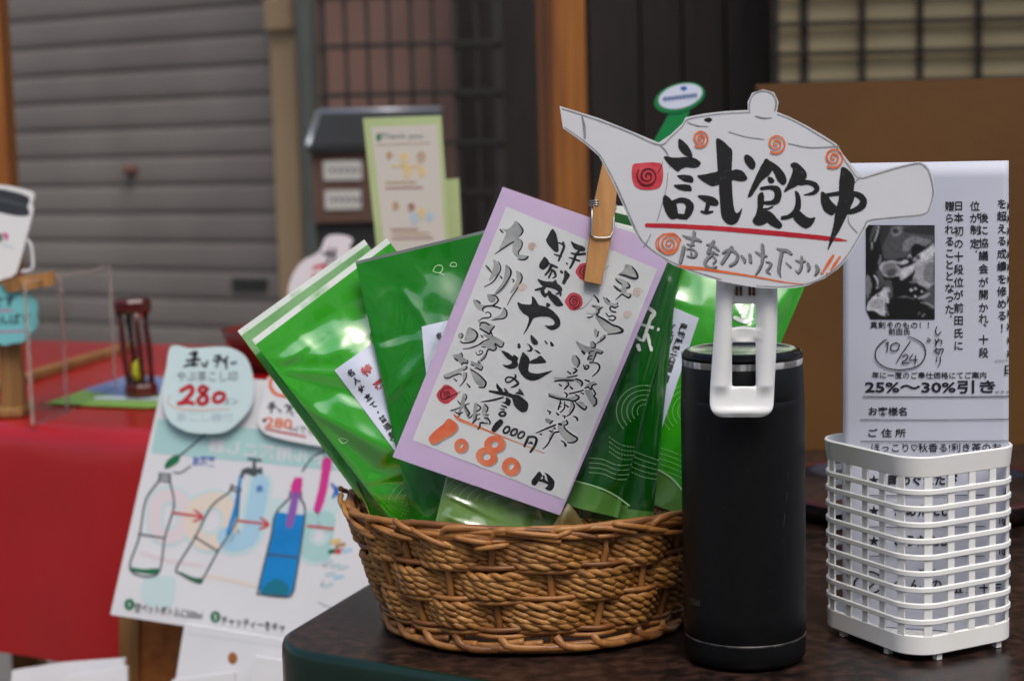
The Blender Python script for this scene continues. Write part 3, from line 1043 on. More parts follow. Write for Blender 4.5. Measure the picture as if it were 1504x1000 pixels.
b2 = [(418, 482), (410, 505), (355, 550), (305, 645), (250, 735), (262, 755), (318, 782), (332, 765), (376, 685), (432, 595), (438, 520), (446, 496)]
m.fill(pf, [(440, 455), (450, 458), (446, 500), (440, 560), (405, 640), (400, 630), (426, 540)], M['skyp'], o=O8, sc=S8, lift=.0005)
m.stroke(pf, [(445, 455, 8), (440, 490, 10), (430, 560, 16), (404, 632, 8)], M['bottleblue'], o=O8, sc=S8, lift=.0005)
m.fill(pf, [(258, 748), (300, 765), (326, 768), (318, 782), (285, 772)], M['leafgreen'], o=O8, sc=S8, lift=.0005)
m.stroke(pf, [(x, y, LW) for x, y in b2], M['greymark'], o=O8, sc=S8, lift=.0005)
m.stroke(pf, [(304, 641, LW), (376, 686, LW)], M['greymark'], o=O8, sc=S8, lift=.0005)
for k in (0, 10):
    m.stroke(pf, [(416 - k * .4, 484 + k, 5), (446 - k * .4, 497 + k, 5)], M['greymark'], o=O8, sc=S8, lift=.0005)
m.fill(pf, [(444, 460), (448, 436), (470, 428), (476, 432), (500, 432), (512, 428), (512, 452), (500, 448), (486, 458), (470, 450), (456, 448), (454, 462)], M['greymark'], o=O8, sc=S8, lift=.0005, sm=False)
m.stroke(pf, [(488, 405, 8), (486, 432, 12)], M['greymark'], o=O8, sc=S8, lift=.0005)
m.stroke(pf, [(470, 403, 8), (506, 407, 8)], M['greymark'], o=O8, sc=S8, lift=.0005)
m.text(pf, '水', 382, 717, 11, M['blue'], bold=.04, lift=.0006)
b3 = [(596, 505), (594, 522), (552, 572), (538, 640), (500, 800), (508, 816), (588, 824), (604, 810), (612, 780), (642, 575), (630, 524), (632, 507)]
m.fill(pf, [(554, 565), (600, 572), (642, 574), (612, 780), (604, 810), (588, 822), (508, 814), (500, 798), (538, 640)], M['bottleblue'], o=O8, sc=S8, lift=.0005, sm=False)
m.fill(pf, [(520, 790), (555, 770), (590, 790), (585, 818), (515, 812)], M['bottleteal'], o=O8, sc=S8, lift=.0006)
m.stroke(pf, [(612, 520, 22), (604, 560, 24), (594, 604, 22)], M['violet'], o=O8, sc=S8, lift=.0006)
m.stroke(pf, [(x, y, LW) for x, y in b3], M['greymark'], o=O8, sc=S8, lift=.0007)
m.stroke(pf, [(524, 694, LW), (616, 704, LW)], M['greymark'], o=O8, sc=S8, lift=.0007)
m.fill(pf, [(610, 460), (634, 460), (634, 482), (630, 506), (598, 504), (600, 484)], M['magenta'], o=O8, sc=S8, lift=.0007, sm=False)
for yy in (508, 518):
    m.stroke(pf, [(595, yy - 1, 5), (632, yy + 1, 5)], M['violet'], o=O8, sc=S8, lift=.0008)
m.stroke(pf, [(706, 440, 26), (696, 500, 26), (680, 556, 24)], M['magenta'], o=O8, sc=S8, lift=.0006)
m.stroke(pf, [(710, 412, 30), (707, 434, 30)], M['magenta'], o=O8, sc=S8, lift=.0007)
m.stroke(pf, [(730, 372, 5), (670, 395, 5), (634, 440, 5)], M['greymark'], o=O8, sc=S8, lift=.0005)
for a, b in (((240, 568), (328, 580)), ((440, 592), (530, 603)), ((650, 608), (760, 620))):
    m.stroke(pf, [(a[0], a[1], 7), (b[0], b[1], 7)], M['arrowred'], o=O8, sc=S8, lift=.0006)
    m.stroke(pf, [(b[0] - 24, b[1] - 20, 6), (b[0], b[1], 7), (b[0] - 26, b[1] + 14, 6)], M['arrowred'], o=O8, sc=S8, lift=.0006)
m.stroke(pf, [(725, 480, 8), (735, 500, 8), (728, 520, 8)], M['blue'], o=O8, sc=S8, lift=.0006)
m.stroke(pf, [(740, 490, 8), (742, 515, 8)], M['blue'], o=O8, sc=S8, lift=.0006)
for (x, y, t) in ((105, 848, '1'), (368, 886, '2')):
    cx, cy = O8[0] + x / S8, O8[1] + y / S8
    m.fill(pf, [(cx + 7.5 * math.cos(k * .6283), cy + 8.5 * math.sin(k * .6283)) for k in range(10)], M['leafgreen'], lift=.0005)
    m.text(pf, t, cx, cy, 11, M['board'], bold=.02, lift=.0008)
m.text(pf, '空ペットボトルに500ml', 248, 897, 15, M['print'], rot=7, w=100, bold=.012, lift=.0006)
m.text(pf, 'チャッティーをキャ', 372, 916, 15, M['print'], rot=7, w=94, bold=.012, lift=.0006)
# corner page of samples
m.fill(pf, [(740, 560), (800, 580), (830, 900), (680, 840), (720, 700)], M['board'], o=O8, sc=S8, lift=.0007, sm=False)
for (x, y, mt) in ((735, 660, 'yellowp'), (750, 672, 'tan'), (730, 690, 'leafgreen'), (750, 690, 'arrowred'), (770, 688, 'skyp'), (712, 725, 'faint'), (735, 735, 'faint'), (760, 740, 'faint'), (720, 760, 'faint'), (745, 770, 'skyp'), (712, 795, 'faint')):
    m.stroke(pf, [(x - 10, y - 3, 14), (x + 12, y - 8, 12)], M[mt], o=O8, sc=S8, lift=.0009)
m.spiral(pf, 720, 800, 46, 1, 6, M['greymark'], o=O8, sc=S8)
tag(m.build('poster', origin=pf.at(360, 930)), 'white poster of three bottles with red arrows leaning in front of the red stall', 'poster')

# price cards pinned to its top edge
def tagcard(outline, lift, mt, edge):
    mb = MB()
    mb.slab(pf, smooth([(O8[0] + x / S8, O8[1] + y / S8) for x, y in outline], True, 3), .0012, M[mt], lift=lift, edge=M[edge])
    return mb


L1 = .008
mb = tagcard([(240, 62), (262, 58), (300, 66), (380, 62), (425, 66), (470, 96), (492, 165), (486, 240), (442, 296), (400, 322), (340, 326), (285, 318), (236, 286), (217, 225), (226, 140), (232, 90)], L1, 'mint', 'card_edge')
D = dict(o=O8, sc=S8, lift=L1 + .0003)
for s_ in ([(300, 84, 7), (320, 78, 9), (312, 100, 8)], [(290, 104, 7), (312, 102, 9), (330, 100, 7)], [(282, 122, 6), (300, 116, 8), (322, 116, 8)], [(312, 84, 8), (310, 120, 8)],
           [(336, 112, 7), (342, 122, 6)], [(352, 106, 7), (348, 122, 6)], [(376, 92, 7), (392, 90, 8), (384, 104, 6)], [(372, 104, 7), (400, 100, 7)], [(386, 104, 7), (380, 124, 5)],
           [(414, 92, 7), (402, 110, 6)], [(410, 100, 7), (410, 128, 6)], [(426, 112, 7), (440, 110, 6)]):
    mb.stroke(pf, s_, M['inkthin'], **D)
mb.text(pf, 'やぶ茶こし印', 140 + 352 / S8, 480 + 152 / S8, 16, M['printgrey'], rot=0, w=88, lift=L1 + .0003)
for s_ in ([(272, 196, 10), (300, 182, 12), (306, 200, 12), (278, 232, 12)], [(266, 234, 11), (290, 230, 12), (310, 234, 10)], [(352, 190, 11), (338, 182, 10), (328, 194, 11), (346, 208, 12), (352, 226, 12), (336, 236, 11), (324, 226, 11), (338, 208, 10), (354, 190, 9)],
           [(392, 202, 11), (378, 206, 11), (372, 222, 11), (382, 230, 10), (400, 222, 11), (404, 206, 10), (390, 202, 9)]):
    mb.stroke(pf, [(x, y, w_ + 2) for x, y, w_ in s_], M['red'], **D)
mb.text(pf, 'エン', 140 + 425 / S8, 480 + 228 / S8, 11, M['printgrey'], rot=2, lift=L1 + .0003)
mb.stroke(pf, [(240, 210, 4), (232, 230, 5), (260, 248, 5), (330, 254, 5), (420, 250, 3)], M['palepeach'], **D)
mb.text(pf, '茶こし器付', 140 + 345 / S8, 480 + 275 / S8, 14, M['faint'], w=84, lift=L1 + .0003)
tag(mb.build('price_card', origin=pf.at(306, 635, L1)), 'rounded pale mint price card reading 280 in red at the top left of the poster', 'price card')
L1 = .006
mb = tagcard([(540, 152), (640, 170), (760, 190), (772, 300), (745, 370), (700, 366), (640, 356), (560, 338), (522, 322), (505, 295), (508, 262), (520, 215)], L1, 'paper', 'card_edge')
D = dict(o=O8, sc=S8, lift=L1 + .0003)
mb.stroke(pf, [(548, 150, 9), (542, 180, 10), (560, 205, 10), (600, 214, 9), (660, 222, 9)], M['orange'], **D)
for s_ in ([(540, 236, 6), (552, 232, 7)], [(536, 246, 6), (560, 244, 6)], [(550, 236, 7), (544, 262, 5)], [(568, 252, 6), (574, 260, 5)], [(588, 242, 6), (600, 240, 6), (594, 262, 5)], [(610, 242, 6), (604, 252, 5), (610, 270, 5)], [(622, 258, 5), (634, 260, 5)]):
    mb.stroke(pf, s_, M['inkthin'], **D)
mb.text(pf, '280', 140 + 568 / S8, 480 + 294 / S8, 21, M['orange'], rot=5, w=40, bold=.02, lift=L1 + .0003)
mb.text(pf, 'mlでも', 140 + 640 / S8, 480 + 314 / S8, 13, M['print'], rot=8, w=36, lift=L1 + .0003)
mb.stroke(pf, [(526, 312, 4), (580, 322, 6), (650, 336, 5)], M['red'], **D)
mb.fill(pf, [(518, 282), (526, 280), (530, 288), (522, 292)], M['darkred'], **D)
tag(mb.build('price_card', origin=pf.at(430, 650, L1)), 'white price card with orange loop half hidden by the green pouches', 'price card')

# ------------------------------------------------------------------ the dark table
ld = Vector((.0462, .1283, 0)).normalized()
fd = Vector((.0987, -.0593, 0)).normalized()
c0 = Vector((-.1535, .9827, 0))
cs_ = [c0, c0 + fd * 1.2, c0 + fd * 1.2 + ld * .98, c0 + ld * .98]


def rounded(pts, r, k=10):
    out = []
    n = len(pts)
    for i in range(n):
        p, a, b = pts[i], (pts[i - 1] - pts[i]).normalized(), (pts[(i + 1) % n] - pts[i]).normalized()
        half = math.acos(max(-1, min(1, a.dot(b)))) / 2
        d = r / math.tan(half)
        cc = p + (a + b).normalized() * (r / math.sin(half))
        v0, v1 = p + a * d - cc, p + b * d - cc
        for j in range(k + 1):
            t = j / k
            v = (v0 * (1 - t) + v1 * t)
            out.append(cc + v.normalized() * r)
    return out


loop = rounded(cs_, .045, 14)
nL = len(loop)
cen = sum(loop, Vector()) / nL


def inset(d):
    out = []
    for i in range(nL):
        t = (loop[(i + 1) % nL] - loop[i - 1]).normalized()
        out.append(loop[i] + Vector((-t.y, t.x, 0)) * d)
    return out


tb = empty('table', (cen.x, cen.y, 0), 'dark brown mottled table with rounded corner and dark green edge', 'table')
m = MB()
top = [p + Vector((0, 0, T)) for p in inset(.0045)]
m.add(top, tessellate_polygon([top]), M['tabletop'])
m.build('tabletop', tb)
m = MB()
ringp = [(.0045, T), (.003, T - .0002), (.0012, T - .0012), (.0002, T - .004), (0, T - .010), (.0, T - .034), (.002, T - .040), (.006, T - .042), (.05, T - .042)]
vs = []
for d, z in ringp:
    vs += [p + Vector((0, 0, z)) for p in inset(d)]
m.add(vs, [(j * nL + i, j * nL + (i + 1) % nL, (j + 1) * nL + (i + 1) % nL, (j + 1) * nL + i) for j in range(len(ringp) - 1) for i in range(nL)], M['tableedge'], True)
m.build('edge_band', tb)
for i, q in enumerate(cs_):
    m = MB()
    p = q + (cen - q) * .16
    m.lathe((p.x, p.y, 0), [(.018, 0), (.016, .02), (.016, T - .043)], M['metalleg'], 16)
    m.build('leg', tb)

# round black tray
tp = atZ(1338, 722, T + .012)
m = MB()
m.lathe((tp.x, tp.y, T), [(0, .003), (.085, .003), (.098, .006), (.1045, .016), (.107, .0185)], M['lacquer'], 72)
m.lathe((tp.x, tp.y, T), [(.107, .0185), (.1085, .020), (.1098, .0195), (.1102, .0175)], M['lacquerred'], 72)
m.lathe((tp.x, tp.y, T), [(.1102, .0175), (.108, .012), (.1, .002), (.088, .0006), (0, .0006)], M['lacquer'], 72)
tag(m.build('round_tray', origin=(tp.x, tp.y, T)), 'round black lacquer tray with a thin red rim behind the white basket', 'tray')

# ------------------------------------------------------------------ wicker basket
bx, by = .0105, 1.0365
HB = .0805
NS = 24


def bpt(t, h, off=0):
    f = h / HB
    a = .0865 + (.1135 - .0865) * (f ** .8 if f > 0 else 0) + off
    b = .0865 + (.0965 - .0865) * (f ** .8 if f > 0 else 0) + off
    c, s = math.cos(t), math.sin(t)
    e = 2 / 2.25
    return Vector((bx + a * math.copysign(abs(c) ** e, c), by + b * math.copysign(abs(s) ** e, s), T + .0012 + h))


def tt(i):
    return 2 * math.pi * i / NS + .06


wb = empty('wicker_basket', (bx, by, T), 'oval brown wicker basket with bands of twisted rope holding the tea pouches', 'basket')
WIL = [M['willow'], M['willow2'], M['willow3'], M['willow']]
m = MB()
for i in range(NS):
    pts = [bpt(tt(i) + rnd.uniform(-.012, .012), HB * f, rnd.uniform(-.0004, .0004)) for f in (.02, .15, .3, .45, .6, .75, .9)]
    m.tube(pts, .0021, WIL[i % 4], 7)
m.build('stake_frame', wb)


def weave(mb, h, r, phase, mt, amp=.0032, dz=.0004, twist=False, n=None, seed=0, t0=0, t1=2 * math.pi):
    n = n or 288
    pts = []
    for k in range(n):
        t = t0 + (t1 - t0) * k / n
        off = amp * math.cos(NS / 2 * (t - .06) + phase)
        z = h + dz * math.sin(3 * t + seed) + dz * 1.2 * noise.noise((t * 3, seed * 3.7, 0))
        pts.append(bpt(t, z, off))
    if not twist:
        mb.tube(pts, [r * (1 + .12 * noise.noise((k * .08, seed, 2))) for k in range(n)], mt, 6, closed=True)
        return
    # a rope of two plies
    L = sum((pts[i] - pts[i - 1]).length for i in range(n))
    turns = round(L / .0158)
    per = 9
    N = turns * per
    for ply in (0, 1):
        q, rr = [], []
        for k in range(N):
            u = k / N * n
            i = int(u) % n
            f = u - int(u)
            p = pts[i].lerp(pts[(i + 1) % n], f)
            tg = (pts[(i + 1) % n] - pts[i - 1]).normalized()
            out = Vector((p.x - bx, p.y - by, 0)).normalized()
            up = tg.cross(out).normalized()
            a = 2 * math.pi * turns * k / N + ply * math.pi + .25 * noise.noise((k * .05, seed, ply))
            q.append(p + out * (math.cos(a) * r * .5) + up * (math.sin(a) * r * .58))
            rr.append(r * .80 * (1 + .14 * noise.noise((k * .11, seed * 2.1, ply + 5))))
        mb.tube(q, rr, mt if ply == 0 else (M['rope2'] if seed % 3 == 0 else mt), 6, closed=True)


# three rope bands, each passing before every other stake
for bi, (hc, k) in enumerate(((.735, 4), (.512, 4), (.288, 4))):
    m = MB()
    for j in range(k):
        hh = HB * hc + (j - (k - 1) / 2) * .00405
        weave(m, hh, .00235, bi * math.pi, M['rope'], amp=.0034, twist=True, seed=bi * 7 + j)
    m.build('rope_band', wb)
m = MB()
for j, (f, ph) in enumerate(((.628, 0), (.655, math.pi), (.395, math.pi), (.418, 0), (.160, 0), (.182, math.pi), (.137, math.pi), (.838, 0), (.858, math.pi))):
    weave(m, HB * f, .00155, ph, WIL[j % 4], amp=.0030, dz=.0007, seed=j + 40)
m.build('willow_weave', wb)
# braided rim: each stake bends over and runs along the edge
m = MB()
for i in range(NS):
    a = tt(i) + rnd.uniform(-.03, .03)
    d = 2 * math.pi / NS
    ln = rnd.uniform(2.2, 4.2)
    o = rnd.uniform(-.0008, .0008)
    pts = [bpt(a, HB * .78, .0005), bpt(a + .008, HB * .87, .0026 + o), bpt(a + .03, HB * .925, .0036 + o), bpt(a + .12, HB * (.945 + rnd.uniform(-.02, .015)), .0030 + o),
           bpt(a + d * ln * .5, HB * (.935 + rnd.uniform(-.03, .012)), .0010), bpt(a + d * ln * .8, HB * (.905 + rnd.uniform(-.02, .02)), .0034), bpt(a + d * ln, HB * (.868 + rnd.uniform(-.025, .03)), .0052 + o)]
    pts = [Vector(p) for p in smooth([tuple(p) for p in pts], False, .004)]
    k = len(pts)
    m.tube(pts, [.0021 * (1 - .25 * q / k) * (1 + .1 * rnd.uniform(-1, 1)) for q in range(k)], WIL[(i * 7) % 4], 7)
for j in range(3):
    n = 200
    sd = rnd.uniform(0, 9)
    pts = [bpt(2 * math.pi * q / n, HB * (.895 + .022 * j - .02 + .014 * math.sin(6 * 2 * math.pi * q / n + sd)), .0005 + .002 * math.cos(5 * 2 * math.pi * q / n + sd)) for q in range(n)]
    m.tube(pts, .0020, WIL[(j + 1) % 4], 7, closed=True)
for (px_, h0, h1, ln) in ((3.35, .95, .87, .2), (3.22, .99, .92, .16), (3.5, .88, .83, .25), (4.1, .92, .80, .22), (4.35, .88, .84, .18), (5.2, .9, .84, .2), (3.05, .96, 1.02, .1), (4.0, .97, .9, .12), (4.6, .93, .86, .3), (4.75, .86, .92, .1), (5.05, .95, .88, .24), (5.5, .9, .97, .12), (3.8, .9, .84, .3), (4.45, .80, .83, .16), (3.6, .84, .80, .2), (5.3, .85, .8, .26)):
    pts = [bpt(px_ + ln * q / 6, HB * (h0 + (h1 - h0) * q / 6), .0045 + .0016 * math.sin(q / 6 * 3.1)) for q in range(7)]
    m.tube(pts, [.0017] * 6 + [.001], WIL[2], 6)
m.build('rim', wb)
m = MB()
for i in range(NS):
    a = tt(i) + rnd.uniform(-.03, .03)
    d = 2 * math.pi / NS
    ln = rnd.uniform(2.6, 3.8)
    pts = [bpt(a, HB * .14, .0026), bpt(a + .03, HB * .075, .0042), bpt(a + d * .7, HB * (.05 + rnd.uniform(-.012, .012)), .0048), bpt(a + d * ln * .7, HB * .06, .0022), bpt(a + d * ln, HB * (.085 + rnd.uniform(-.02, .03)), .0040)]
    pts = [Vector(p) for p in smooth([tuple(p) for p in pts], False, .004)]
    for p in pts:
        p.z = max(p.z, T + .0027)
    m.tube(pts, [.0025 * (1 - .2 * q / len(pts)) for q in range(len(pts))], WIL[(i * 5 + 1) % 4], 7)
n = 160
for j in range(2):
    pts = [bpt(2 * math.pi * q / n, HB * .03 + .0018 * j, .0005 + .0032 * j + .0008 * math.cos(9 * q / n * 6.283 + j * 2)) for q in range(n)]
    for p in pts:
        p.z = max(p.z, T + .0028)
    m.tube(pts, .0025, WIL[j], 7, closed=True)
m.build('foot_border', wb)
m = MB()
m.lathe((bx, by, T), [(0, .0045), (.088, .0045), (.088, .003), (0, .003)], M['willow2'], 48)
m.build('base', wb)

# olive paper folded inside the basket
m = MB()
vs, fs = [], []
na, nh = 60, 8
for i in range(na + 1):
    t = math.pi * (.97 + .75 * i / na)
    for j in range(nh + 1):
        hh = HB * (.10 + (.80 + .34 * math.exp(-((t - 3.16) / .26) ** 2) + .30 * max(0, 1 - abs(t - 4.86) / .13) - .10) * j / nh)
        vs.append(bpt(t, hh, -.0075 - .0015 * noise.noise((i * .4, j * .5, 1))))
for i in range(na):
    for j in range(nh):
        fs.append((i * (nh + 1) + j, (i + 1) * (nh + 1) + j, (i + 1) * (nh + 1) + j + 1, i * (nh + 1) + j + 1))
m.add(vs, fs, M['liner'], True)
ol = m.build('wrapping_paper', origin=(bx, by, T + .0055))
sm_ = ol.modifiers.new('thickness', 'SOLIDIFY')
sm_.thickness = .0004
tag(ol, 'crumpled olive gold paper lining the inside of the wicker basket', 'wrapping paper')

# ------------------------------------------------------------------ tea pouches
def pouch(P, quad, yaw, lean, label, folds, seed, thick=.0045, body='green', region=None, regmat='greenlight', seal=(.0, .022, .03), nu=64, nv=96, band=None, rough=.0012, sealmat='foilwhite', facets=()):
    sf = Pouch(P, quad, yaw, lean, thick, folds, seed, rough)
    sf.facets = facets
    mb = MB()
    vs = []
    for j in range(nv + 1):
        for i in range(nu + 1):
            vs.append(sf.uvat(i / nu, j / nv, .0003))
    groups = {}
    W = nu + 1
    for j in range(nv):
        for i in range(nu):
            u, v = (i + .5) / nu, (j + .5) / nv
            mt = body
            if v < seal[1]:
                mt = sealmat
            elif band and band[0] < v < band[1]:
                mt = band[2]
            elif region:
                x, y = sf.px(u, v)
                if region(x, y):
                    mt = regmat
            groups.setdefault(mt, []).append((j * W + i, j * W + W + i, j * W + W + i + 1, j * W + i + 1))
    for mt in groups:
        mb.mi(M[mt])
    mb.add(vs, groups[body], M[body], True)
    for mt in groups:
        if mt != body:
            k = mb.mi(M[mt])
            for f in groups[mt]:
                mb.f.append(list(f))
                mb.m.append(k)
                mb.sm.append(True)
    # back
    vb = [sf.uvat(i / nu, j / nv, .0002, side=-1) for j in range(nv + 1) for i in range(nu + 1)]
    mb.add(vb, [(j * W + i, j * W + i + 1, j * W + W + i + 1, j * W + W + i) for j in range(nv) for i in range(nu)], M['foilsilver'], True)
    return sf, mb


def dotted(mb, sf, pts, mt='dots', step=3.0, ln=1.5, wd=1.15):
    p = smooth([(x, y) for x, y in pts], False, .8)
    acc = 0
    for i in range(1, len(p)):
        acc += math.dist(p[i], p[i - 1])
        if acc >= step:
            acc = 0
            x, y = p[i]
            tx, ty = p[i][0] - p[i - 1][0], p[i][1] - p[i - 1][1]
            l = math.hypot(tx, ty) or 1
            tx, ty = tx / l * ln / 2, ty / l * ln / 2
            nx_, ny_ = -ty / ln * wd, tx / ln * wd
            u, v = sf.uv(x, y)
            if 0.01 < u < .99 and .03 < v < .99:
                q = [sf.at(x + a * tx + b * nx_, y + a * ty + b * ny_,   .0007) for a, b in ((-1, -1), (1, -1), (1, 1), (-1, 1))]
                mb.add(q, [(0, 3, 2, 1)], M[mt])


PG = 'green foil tea pouches in the wicker basket'
RY = .0


def finish(mb, sf, label, name='tea_pouch'):
    xs = sf.uvat(.5, 1.0)
    return tag(mb.build(name, origin=(xs.x, xs.y, xs.z)), label, 'tea pouch', PG)


def pP(Y):
    return atY(780, 740, Y)


# the two fanned out on the left
sf, mb = pouch(pP(1.030), [(349, 486), (535, 352), (782, 694), (598, 828)], 4, 9, '', [(0, .2, .5, .24, .0008, .05)], 3, band=(.022, .10, 'greenpale'))
finish(mb, sf, 'rearmost green tea pouch on the left, only its sealed top edge showing')
FB = [(0, .62, .5, .75, .0012, .06), (1, .2, .5, .22, .0016, .06), (.02, .13, .34, .135, .0012, .05)]
sf, mb = pouch(pP(1.0165), [(370, 499), (568, 350), (830, 690), (632, 839)], 3, 9, '', FB, 5, seal=(0, .018, 0), rough=.0013, facets=((-.06, .075, 4, 26, 44, .22, .05), (0, .135, 6, 37, 58, .26, .05), (0, .29, 16, 62, 80, .24, .055), (1, .30, 178, 150, 130, .16, .05), (.3, .62, 0, 40, 70, .14, .05)),
               region=None)
for r in range(7):
    rad = 16 + 8 * r
    dotted(mb, sf, [(650 + rad * 1.25 * math.cos(a), 742 + rad * .78 * math.sin(a)) for a in [math.pi * (1.02 + .07 * k) for k in range(12 - r // 2)]])
for r in range(4):
    dotted(mb, sf, [(588 + r * 6, 760 - r * 3), (606 + r * 5, 728 - r), (628 + r * 4, 708 - r), (652, 702 + r * 5)])
for s_ in ([(498, 645, 1.2), (504, 651, 1.2), (512, 646, 1.2), (500, 643, 1.2)],):
    mb.stroke(sf, s_, M['dots'], lift=.0008)
pb_ = finish(mb, sf, 'crinkled shiny green tea pouch fanned out left with a slanting white label')
m = MB()
lab = [(492, 544), (548, 506), (612, 618), (604, 672), (578, 655)]


def sheeton(mb, sf, pts, mt, lift, k=10):
    """a label that follows the pouch: quad in pixels, gridded"""
    (x0, y0), (x1, y1), (x2, y2), (x3, y3) = pts
    vs = []
    for j in range(k + 1):
        for i in range(k + 1):
            a, b = i / k, j / k
            x = (x0 * (1 - a) + x1 * a) * (1 - b) + (x3 * (1 - a) + x2 * a) * b
            y = (y0 * (1 - a) + y1 * a) * (1 - b) + (y3 * (1 - a) + y2 * a) * b
            vs.append(sf.at(x, y, lift))
    mb.add(vs, [(j * (k + 1) + i, (j + 1) * (k + 1) + i, (j + 1) * (k + 1) + i + 1, j * (k + 1) + i + 1) for j in range(k) for i in range(k)], mt, True)


sheeton(m, sf, [(492, 544), (566, 492), (655, 617), (584, 666)], M['label'], .0009)
for ch, x, y in zip('名人仕立て・普通煎茶', (516, 524, 532, 541, 549, 556, 563, 570, 577, 584), (548, 559, 571, 583, 595, 605, 615, 626, 637, 648)):
    m.text(sf, ch, x, y, 11, M['print'], rot=-34, bold=.03, lift=.0013)
for ch, x, y in zip('特選', (540, 558), (544, 566)):
    m.text(sf, ch, x, y, 16, M['labelred'], rot=-34, bold=.03, lift=.0013)
m.build('label', pb_)

# dark smooth pouch in the middle
FC = [(0.02, .5, .6, .25, .0016, .10), (.25, .15, .5, .5, .0010, .08), (.05, .3, .4, .28, -.0012, .09)]
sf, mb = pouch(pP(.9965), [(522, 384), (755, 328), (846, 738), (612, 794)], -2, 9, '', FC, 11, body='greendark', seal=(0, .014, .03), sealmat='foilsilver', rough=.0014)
for pts in ([(636, 398), (640, 391), (648, 390), (650, 396), (645, 401), (637, 399)], [(646, 401), (652, 404)], [(661, 391), (663, 386), (669, 386), (670, 391), (662, 391)]):
    mb.stroke(sf, [(x, y, 1.1) for x, y in pts], M['dots'], lift=.0008)
pc_ = finish(mb, sf, 'dark smooth green tea pouch in the middle behind the lilac price card')
m = MB()
sheeton(m, sf, [(620, 480), (700, 462), (724, 560), (632, 600)], M['label'], .0009)
m.text(sf, '名', 646, 494, 10, M['print'], rot=-12, bold=.03, lift=.0013)
m.build('label', pc_)

# pale front pouch low in the basket
sf, mb = pouch(pP(.9825), [(682, 588), (848, 626), (800, 846), (628, 815)], 3, 10, '', [(.05, .62, .5, .70, .0012, .05), (.1, .75, .6, .82, .0010, .05)], 17, thick=.0036, body='greenmist')
for r in range(6):
    rad = 10 + 9 * r
    dotted(mb, sf, [(728 + rad * 1.5 * math.cos(a), 735 + rad * .8 * math.sin(a)) for a in [math.pi * (1.0 + .083 * k) for k in range(13)]], step=2.2, ln=1.6, wd=.8)
finish(mb, sf, 'pale olive green tea pouch low in front under the lilac card')

# three on the right
def arcs(mb, sf, cx, cy, n, r0, dr, a0, a1, sx=1.2, sy=.9, **k):
    for r in range(n):
        rad = r0 + dr * r
        dotted(mb, sf, [(cx + rad * sx * math.cos(a0 + (a1 - a0) * t / 16), cy + rad * sy * math.sin(a0 + (a1 - a0) * t / 16)) for t in range(17)], **k)


def curve(pts):
    def f(x):
        for (x0, y0), (x1, y1) in zip(pts, pts[1:]):
            if x0 <= x <= x1:
                return y0 + (y1 - y0) * (x - x0) / (x1 - x0)
        return pts[0][1] if x < pts[0][0] else pts[-1][1]
    return f


cD = curve([(780, 690), (842, 706), (872, 714), (900, 726), (930, 746)])
cE = curve([(900, 676), (945, 682), (970, 692), (990, 706), (1010, 730), (1040, 760)])
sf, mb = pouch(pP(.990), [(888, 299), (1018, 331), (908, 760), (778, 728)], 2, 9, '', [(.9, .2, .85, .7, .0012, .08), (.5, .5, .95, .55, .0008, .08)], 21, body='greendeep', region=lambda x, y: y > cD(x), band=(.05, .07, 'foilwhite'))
mb.stroke(sf, [(842, 705, 2), (872, 713, 2), (900, 725, 2), (924, 742, 2)], M['dots'], lift=.0008)
arcs(mb, sf, 946, 604, 5, 10, 7, math.pi * .75, math.pi * 1.65, 1.1, 1)
for k in range(4):
    dotted(mb, sf, [(862, 672 + k * 7), (884, 674 + k * 7), (904, 682 + k * 7), (925, 682 + k * 7), (945, 676 + k * 7)])
    dotted(mb, sf, [(892, 640 + k * 7), (910, 652 + k * 7), (930, 656 + k * 6), (948, 652 + k * 6)])
for s_ in ([(950, 452, 5), (960, 460, 6), (954, 470, 5)], [(938, 476, 4), (966, 484, 5)], [(956, 464, 5), (944, 500, 5)], [(930, 492, 5), (940, 500, 4)], [(950, 492, 5), (956, 514, 5)], [(936, 508, 6), (938, 514, 5)]):
    mb.stroke(sf, s_, M['foilwhite'], lift=.0008)
finish(mb, sf, 'deep green tea pouch right behind the lilac card, swirls along its lower half')
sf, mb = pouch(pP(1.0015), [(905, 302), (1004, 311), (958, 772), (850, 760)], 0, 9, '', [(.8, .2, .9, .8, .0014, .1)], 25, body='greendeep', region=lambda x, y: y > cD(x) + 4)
for k in range(5):
    dotted(mb, sf, [(925, 660 + k * 8), (945, 668 + k * 8), (968, 676 + k * 7)])
finish(mb, sf, 'narrow dark green tea pouch squeezed between the swirled and the labelled pouches')
FE = [(.1, .3, .6, .26, .0012, .07), (.75, .15, .95, .5, .0018, .08), (.4, .12, .8, .1, .001, .05), (.55, .5, .8, .8, .0014, .08)]
sf, mb = pouch(pP(1.0195), [(968, 298), (1196, 388), (1034, 768), (826, 690)], -4, 9, '', FE, 29, body='green', region=lambda x, y: y > cE(x), facets=((1.02, .03, 178, 120, 95, .22, .05), (0, .42, 5, 45, 70, .22, .05), (0, .62, 0, 30, 60, .15, .05)))
mb.stroke(sf, [(945, 681, 2.4), (970, 691, 2.4), (990, 705, 2.4), (1008, 728, 2.4)], M['dots'], lift=.0008)
arcs(mb, sf, 1016, 604, 5, 12, 7, math.pi * .75, math.pi * 1.4, 1.1, 1)
for k in range(5):
    dotted(mb, sf, [(962, 655 + k * 8), (985, 662 + k * 8), (1004, 670 + k * 8), (1020, 672 + k * 8)])
for s_ in ([(1086, 460, 6), (1096, 452, 6), (1090, 466, 7)], [(1078, 468, 6), (1092, 474, 6), (1102, 470, 6)]):
    mb.stroke(sf, s_, M['foilwhite'], lift=.0008)
